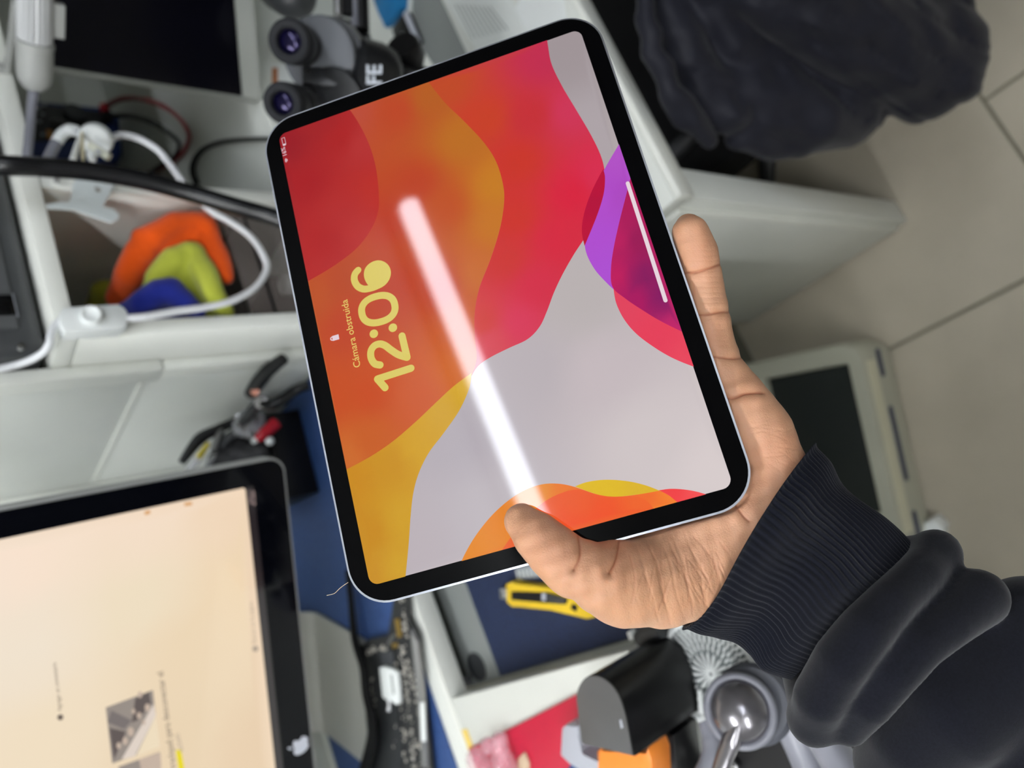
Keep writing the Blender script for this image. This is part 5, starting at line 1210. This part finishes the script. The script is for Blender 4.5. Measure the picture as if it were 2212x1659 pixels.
# ------------------------------------------------------------------ microscope on the right desk
ms = thing('microscope', 'black stereo microscope with two eyepieces behind the tablet corner', 'microscope', (.60, .56, ZD))
M_ms = mat('microscope_black', (26, 27, 29), 0.38, var=0.06, scale=40)
M_msg = mat('microscope_grey', (84, 87, 92), 0.45, var=0.04, scale=40)
M_lens = mat('eyepiece_lens', (10, 8, 34), 0.06, var=0, spec=0.45)
M_lens.node_tree.nodes['Principled BSDF'].inputs['Specular Tint'].default_value = (0.62, 0.55, 1.0, 1)
def eyep(px, py, z, rpx, tx, ty, tz):
    a = np.array(atd(px, py, z)); b = np.array(atd(tx, ty, tz)); ax = b - a; L = np.linalg.norm(ax); r = rpx * z / FPX; F = frame(a, ax)
    lathe('eyepiece_tube', [(r * .80, .012), (r * .98, .014), (r * .98, .030), (r * .86, .034), (r * .82, L * .6), (r * .92, L * .62), (r * .92, L)], F, M_ms, ms, 40)
    lathe('eyecup', [(r * .54, .012), (r * .56, .0035), (r * .60, .0015), (r * .84, .0), (r * .94, .0012), (r, .005), (r, .017), (r * .8, .018)], F, mat('eyecup_rubber', (40, 41, 44), 0.7, var=0.1, scale=80, spec=0.2), ms, 44)
    lathe('eyepiece_lens', [(0, .0052), (r * .25, .0055), (r * .45, .0068), (r * .545, .0082), (0, .0095)], F, M_lens, ms, 36)
eyep(622, 88, .72, 47, 668, 104, .785)
eyep(607, 222, .71, 44, 668, 226, .785)
d_o = np.array(atd(690, 120, .772)); d_n = np.array(atd(636, 100, .71)) - d_o
lathe('prism_disc', [(0, .004), (.033, .004), (.0385, .0025), (.040, -.001), (.040, -.010), (0, -.010)], frame(d_o, d_n), M_msg, ms, 44)
lathe('prism_housing', [(.030, -.0105), (.040, -.0110), (.042, -.020), (.040, -.030), (0, -.030)], frame(d_o + np.array(RW[0]) * .004, d_n), mat('microscope_rim', (58, 60, 64), 0.3, var=0.04), ms, 44)
d_o2 = np.array(atd(712, 224, .775)); d_n2 = np.array(atd(640, 224, .71)) - d_o2
lathe('prism_housing', [(.026, -.002), (.036, -.0040), (.038, -.012), (.036, -.030), (0, -.030)], frame(d_o2, d_n2), M_ms, ms, 40)
slab_px('bridge_plate', [(650, 142), (760, 148), (768, 184), (700, 186), (652, 178)], .768, .014, mat('bridge_black', (40, 41, 43), 0.35, var=0.04), ms, 0.002)
for (x, y) in ((666, 155), (752, 176)): lathe('bridge_screw', [(0, .0018), (.0026, .0016), (.0032, 0), (.0032, -.002)], frame(atd(x, y, .768), -FWD), M_steel, ms, 14)
hd0, hd1 = np.array(atd(748, 165, .80)), np.array(atd(850, 200, .83))
lathe('head_body', [(0, 0), (.036, 0), (.044, .006), (.046, .03), (.043, .045), (.036, .052), (0, .052)], frame(hd0, hd1 - hd0, -RW[1]), M_ms, ms, 40)
lathe('zoom_body', [(0, 0), (.034, 0), (.034, .03), (.028, .05), (.026, .09), (0, .09)], frame(hd1 - RW[0] * .006, np.array(atd(960, 240, .90)) - hd1, -RW[1]), M_ms, ms, 36)
kb = np.array(atd(884, 128, .85)); lathe('focus_knob', [(0, .022), (.018, .022), (.020, .018), (.020, 0), (.014, -.01), (0, -.01)], frame(kb, np.array([.2, -.5, .6])), M_black, ms, 28)
slab_px('focus_arm', [(860, 140), (900, 134), (940, 150), (930, 190), (870, 200)], .865, .02, M_ms, ms, .004)
lx0, ly0 = atd(824, 184, .762), atd(824, 140, .762)
TE = axes(np.array(lx0), (np.array(ly0) - np.array(lx0)) / np.linalg.norm(np.array(ly0) - np.array(lx0)), -RW[0], np.cross((np.array(ly0) - np.array(lx0)) / np.linalg.norm(np.array(ly0) - np.array(lx0)), -RW[0]))
text_obj('brand_letters', 'FE', TE, -.0305 + .030, 0.02, mat('letter_white', (210, 216, 224), 0.5, var=0), ms, length=.0205, bold=0.0004)
px_, py_ = .70, .70
lathe('stand_pillar', [(.014, 0), (.014, .17), (.012, .173), (0, .173)], Matrix.Translation((.555, .56, ZD + .018)), M_steel, ms, 24)
box('stand_clamp', (.53, .50, 0.90), (.60, .59, 0.955), M_ms, ms, .006)
box('stand_base', (.43, .50, ZD + .0004), (.60, .66, ZD + .018), M_ms, ms, .006)
for (x, y0, y1, z, r, m_) in ((727, -60, 34, .845, .005, M_steel), (740, -60, 32, .85, .004, M_black), (750, -60, 34, .855, .005, M_rubber), (764, -60, 60, .86, .0055, M_graypl), (778, -60, 66, .865, .009, M_black)):
    tube('rack_post', [atd(x, y0, z), atd(x + 4, y1, z)], r, m_, ms, seg=12)
slab_px('focus_block', [(724, 30), (792, 56), (800, 120), (740, 120)], .872, .03, M_ms, ms, .003)
dk = blob('dark_lamp_head', None, [np.array(atd(618, -20, .98)), np.array(atd(640, -6, .98)), np.array(atd(600, -30, 1.0))], [.028, .026, .03], .02, .004, M_dark)
tag(dk, 'dark rounded device behind the upper eyepiece, on the ledge', 'device')
wbx = thing('label', 'little white label with an orange stripe stuck on the hutch front between the eyepieces', 'label', tuple(aty(612, 165, .7645)))
slab_y('label_sheet', [(588, 138), (640, 138), (640, 182), (588, 182)], .7642, .0007, M_whitepl, wbx, 0)
slab_y('label_stripe', [(588, 146), (600, 146), (600, 182), (588, 182)], .7636, .0005, mat('orange_brown', (176, 104, 54), 0.6, var=0.1), wbx, 0)

# ------------------------------------------------------------------ on the right desk
zd = ZD + .0004
def dpl(name, px, h, m, par=None, z=zd, b=0.0): return zpoly(name, px, z, h, m, par, b)
pa = thing('printed_sheets', 'white printed sheets lying near the front edge of the right desk', 'paper', tuple(atz(1040, 50, ZD)))
dpl('sheet', [(940, -40), (956, -6), (1036, 118), (1142, 82), (1112, 20), (1084, -50)], .0012, M_paper, pa, zd + .001)
for k in range(9):
    t = k / 9; a = (984 + 84 * t, 20 + 6 * t - 10); b = (1022 + 84 * t, 84 - 22 * t)
    P0, P1 = np.array(atz(*a, zd + .0024)), np.array(atz(*b, zd + .0024))
    tube('print_line', [P0, P1], .0009, M_ink, pa, seg=4)
dpl('sheet', [(1142, -30), (1110, 20), (1150, 90), (1225, 60), (1215, -30)], .0008, M_whitepl, pa)
gm = dpl('grey_shade_patch', [(892, -50), (890, 20), (915, 110), (950, 160), (1012, 124), (950, -8), (936, -50)], .0008, M_grayboard, None, zd)  # added flat grey patch, paints shade onto the desk top
tag(gm, 'grey patch painted as shade on the desk between the phone and the printed sheets', 'sheet')
gl = dpl('blue_glove', [(796, -60), (806, 4), (818, 30), (829, 58), (838, 54), (850, 34), (868, 16), (874, -60)], .012, mat('glove_blue', (22, 112, 168), 0.5, var=0.12, scale=60, bump=0.4, bscale=90), None, zd, .003)
tag(gl, 'crumpled bright blue glove on the desk behind the microscope', 'glove')
ph = thing('phone', 'black phone with silver edges and a painted white reflection on the desk', 'phone', tuple(atz(880, 80, ZD)))
dpl('phone_body', [(846, 62), (868, 30), (880, 26), (906, 88), (896, 104), (868, 116), (852, 84)], .010, M_blackgloss, ph, zd, .001)
dpl('phone_edge', [(870, 30), (880, 26), (906, 88), (899, 94)], .003, M_lgray, ph, zd + .0105)
dpl('phone_edge', [(882, 74), (888, 72), (898, 102), (891, 108)], .003, M_lgray, ph, zd + .0105)
dpl('phone_glint', [(868, 70), (880, 92), (870, 112), (856, 92)], .0015, mat('painted_glint', (236, 238, 240), 0.25, var=0.02), ph, zd + .0105)  # white diamond paints a reflection onto the black phone
dpl('ring_cap', [(842, 86), (852, 84), (854, 102), (843, 104)], .008, mat('ivory_plastic', (222, 224, 206), 0.35, var=0.03), ph, zd + .0105)

# ------------------------------------------------------------------ chair with the jacket
chr_ = thing('office_chair', 'black office chair pushed under the right desk, jacket over it', 'chair', (.72, .42, 0))
M_ch = mat('chair_black', (13, 13, 14), 0.75, var=0.2, scale=60)
prism('seat', rrect(.47, .46, .08, 8, .72, .44), .36, .43, M_ch, chr_, None, .02)
bmx = axes((.74, .19, .50), (1, .08, 0), (0, -.18, 1), (-.08, -1, -.18))
prism('backrest', rrect(.44, .42, .09, 8, .10, .24), -.03, .02, M_ch, chr_, bmx, .012)
tube('back_arm', [(.74, .36, .375), (.74, .20, .40), (.76, .165, .60)], .016, M_dark, chr_, seg=10)
lathe('gas_column', [(.028, .09), (.028, .25), (.018, .25), (.018, .36)], Matrix.Translation((.72, .42, 0)), M_dark, chr_, 20)
for k in range(5):
    a = 2 * math.pi * k / 5
    e = (.72 + .27 * math.cos(a), .42 + .27 * math.sin(a))
    tube('base_leg', [(.72, .42, .105), (.72 + .14 * math.cos(a), .42 + .14 * math.sin(a), .095), (e[0], e[1], .068)], [.022, .018, .014], M_dark, chr_, seg=10)
    lathe('caster', [(0, -.012), (.026, -.012), (.028, -.006), (.028, .006), (.026, .012), (0, .012)], frame((e[0], e[1], .0285), (math.sin(a), -math.cos(a), 0)), M_black, chr_, 20)
tube('armrest', [atd(1520, 262, 1.02), atd(1478, 306, 1.03), atd(1432, 352, 1.04), atd(1395, 392, 1.06)], .013, mat('arm_dark', (42, 43, 46), 0.5, var=0.1), chr_, seg=10, n=4)
def cc(l): return [cpz(a, b, z) for a, b, z, r in l], [r * z / FPX for a, b, z, r in l]
JP = [([(1388, -60, .83, 22), (1392, 30, .83, 24), (1408, 110, .84, 25), (1440, 185, .86, 27), (1486, 256, .89, 28), (1530, 300, .92, 24)], .004),
      ([(1430, -80, .87, 40), (1445, 10, .87, 46), (1475, 100, .885, 50), (1520, 180, .91, 52), (1565, 240, .93, 55)], .006),
      ([(1500, -60, .87, 50), (1530, 20, .88, 52), (1580, 90, .90, 52), (1630, 130, .925, 50)], .006),
      ([(1530, 110, .925, 60), (1620, 120, .945, 70), (1720, 150, .965, 70), (1830, 190, 1.0, 60)], .012),
      ([(1560, 170, .93, 60), (1640, 220, .955, 80), (1740, 245, .985, 88), (1815, 240, 1.015, 76), (1850, 232, 1.03, 60)], .010),
      ([(1600, 290, .955, 40), (1690, 300, .985, 40), (1790, 292, 1.02, 36), (1856, 280, 1.04, 26)], .008),
      ([(1560, -90, .84, 90), (1690, -30, .86, 100), (1810, 40, .90, 106), (1920, 105, .945, 108), (2005, 142, .985, 106)], .008),
      ([(2005, 142, .985, 106), (1960, 0, .97, 112), (1920, -120, .95, 112)], .02)]
def jacket_sdf(P):
    d = None
    for l, k in JP:
        e = pline(P, *cc(l)); d = e if d is None else smin(d, e, k)
    X = P[..., 0] / P[..., 2] * FPX + CX; Y = P[..., 1] / P[..., 2] * FPX + CY
    u_ = (X * .83 + Y * .55); v_ = (-X * .55 + Y * .83)
    d = d + .0040 * np.sin(u_ * .030 + 1.6 * np.sin(v_ * .027)) * np.cos(v_ * .05 + .6 * np.sin(u_ * .02)) + .0012 * np.sin(u_ * .075 + .7 * np.sin(v_ * .05)) * np.sin(v_ * .06 + 1)
    # quilt seams
    s = np.abs(((v_ + 14 * np.sin(u_ * .01)) % 66) - 33); d = d + .0045 * np.exp(-(s / 4) ** 2) * (X > 1620) * (Y < X * .62 - 870)
    dd = d2poly(X, Y, [(1465, 190), (1500, 150), (1590, 200), (1610, 260)]); d = d + .003 * np.exp(-(dd / 5) ** 2)
    return d
jk = sdf_obj('jacket', jacket_sdf, (.125, -.62, .76), (.70, -.29, 1.13), .0052, mat('jacket_nylon', (22, 23, 33), 0.62, var=0.15, scale=60, bump=0.15, bscale=160, spec=0.25, sheen=0.08), None, camera_frame=True)
tag(jk, 'dark padded jacket draped over the black office chair', 'jacket')

# ------------------------------------------------------------------ on the floor
cm = thing('old_monitor', 'old cream monitor lying face up on the floor tiles', 'monitor', (.05, .7, 0))
cB = np.array([.176, .512]); e1 = np.array([-.958, .287]); e2 = np.array([.287, .958])
zt_ = .158
CM = axes((cB[0], cB[1], 0), (*e1, 0), (*e2, 0), (0, 0, 1)); CMn = Matrix(CM)
def C2(px, py, z=zt_):
    p = np.array(atz(px, py, z))[:2] - cB; return (float(p @ e1), float(p @ e2))
cw, chh = .395, .33
M_crt = mat('old_plastic', (176, 176, 158), 0.5, var=0.08, scale=12)
bm = bmesh.new()
op = rrect(cw, chh, .035, 8, cw / 2, chh / 2)
ix0, iy0 = C2(1832, 783); ix1 = C2(1903, 1112)[0]; iy1 = C2(1655, 828)[1]
ip = rrect(ix1 - ix0, iy1 - iy0, .006, 8, (ix0 + ix1) / 2, (iy0 + iy1) / 2)
nO = len(op)
lv = [[bm.verts.new(CMn @ Vector((cw / 2 + (x - cw / 2) * s, chh / 2 + (y - chh / 2) * s, z))) for x, y in op] for s, z in ((.92, .0), (.985, .02), (1.0, .05), (1.0, zt_ - .012), (.985, zt_))]
for A, B in zip(lv[:-1], lv[1:]):
    for k in range(nO): bm.faces.new((A[k], A[(k + 1) % nO], B[(k + 1) % nO], B[k]))
bm.faces.new(list(reversed(lv[0])))
iv = [bm.verts.new(CMn @ Vector((x, y, zt_ + .0005))) for x, y in ip]; iv2 = [bm.verts.new(CMn @ Vector((x, y, zt_ - .012))) for x, y in ip]
for k in range(nO):
    bm.faces.new((lv[-1][k], lv[-1][(k + 1) % nO], iv[(k + 1) % nO], iv[k])); bm.faces.new((iv[k], iv[(k + 1) % nO], iv2[(k + 1) % nO], iv2[k]))
bm.faces.new(iv2)
bm_obj('monitor_case', bm, M_crt, cm, smooth=True)
bm = bmesh.new(); gx, gy = ip and ((ix0 + ix1) / 2), (iy0 + iy1) / 2
G = 12; gv = [[bm.verts.new(CMn @ Vector((ix0 + .003 + (ix1 - ix0 - .006) * i / G, iy0 + .003 + (iy1 - iy0 - .006) * j / G, zt_ - .009 + .007 * (1 - (2 * i / G - 1) ** 2) * (1 - (2 * j / G - 1) ** 2)))) for j in range(G + 1)] for i in range(G + 1)]
for i in range(G):
    for j in range(G): bm.faces.new((gv[i][j], gv[i + 1][j], gv[i + 1][j + 1], gv[i][j + 1]))
bm_obj('picture_tube', bm, mat('tube_glass', (40, 44, 42), 0.25, var=0.1, scale=8), cm, smooth=True)
box('cream_band', (.04, -.0012, zt_ - .05), (cw - .04, .0, zt_ - .013), M_cream, cm, 0, CMn)
for (a, b) in ((.022, .075), (.13, .27), (.325, .375)):
    prism('side_slot', rrect(b - a, .016, .007, 5, (a + b) / 2, zt_ - .032 - .04), 0.0, .002, M_navy, cm, axes((cB[0], cB[1], 0), (*e1, 0), (0, 0, 1), (-e2[0], -e2[1], 0)))
wp = zpoly('white_block', [(1952, 1172), (1966, 1144), (2012, 1122), (2034, 1140), (2026, 1190), (1966, 1200)], .0005, .05, M_whitepl, None, .006)
tag(wp, 'white plastic block on the floor in front of the old monitor', 'block')
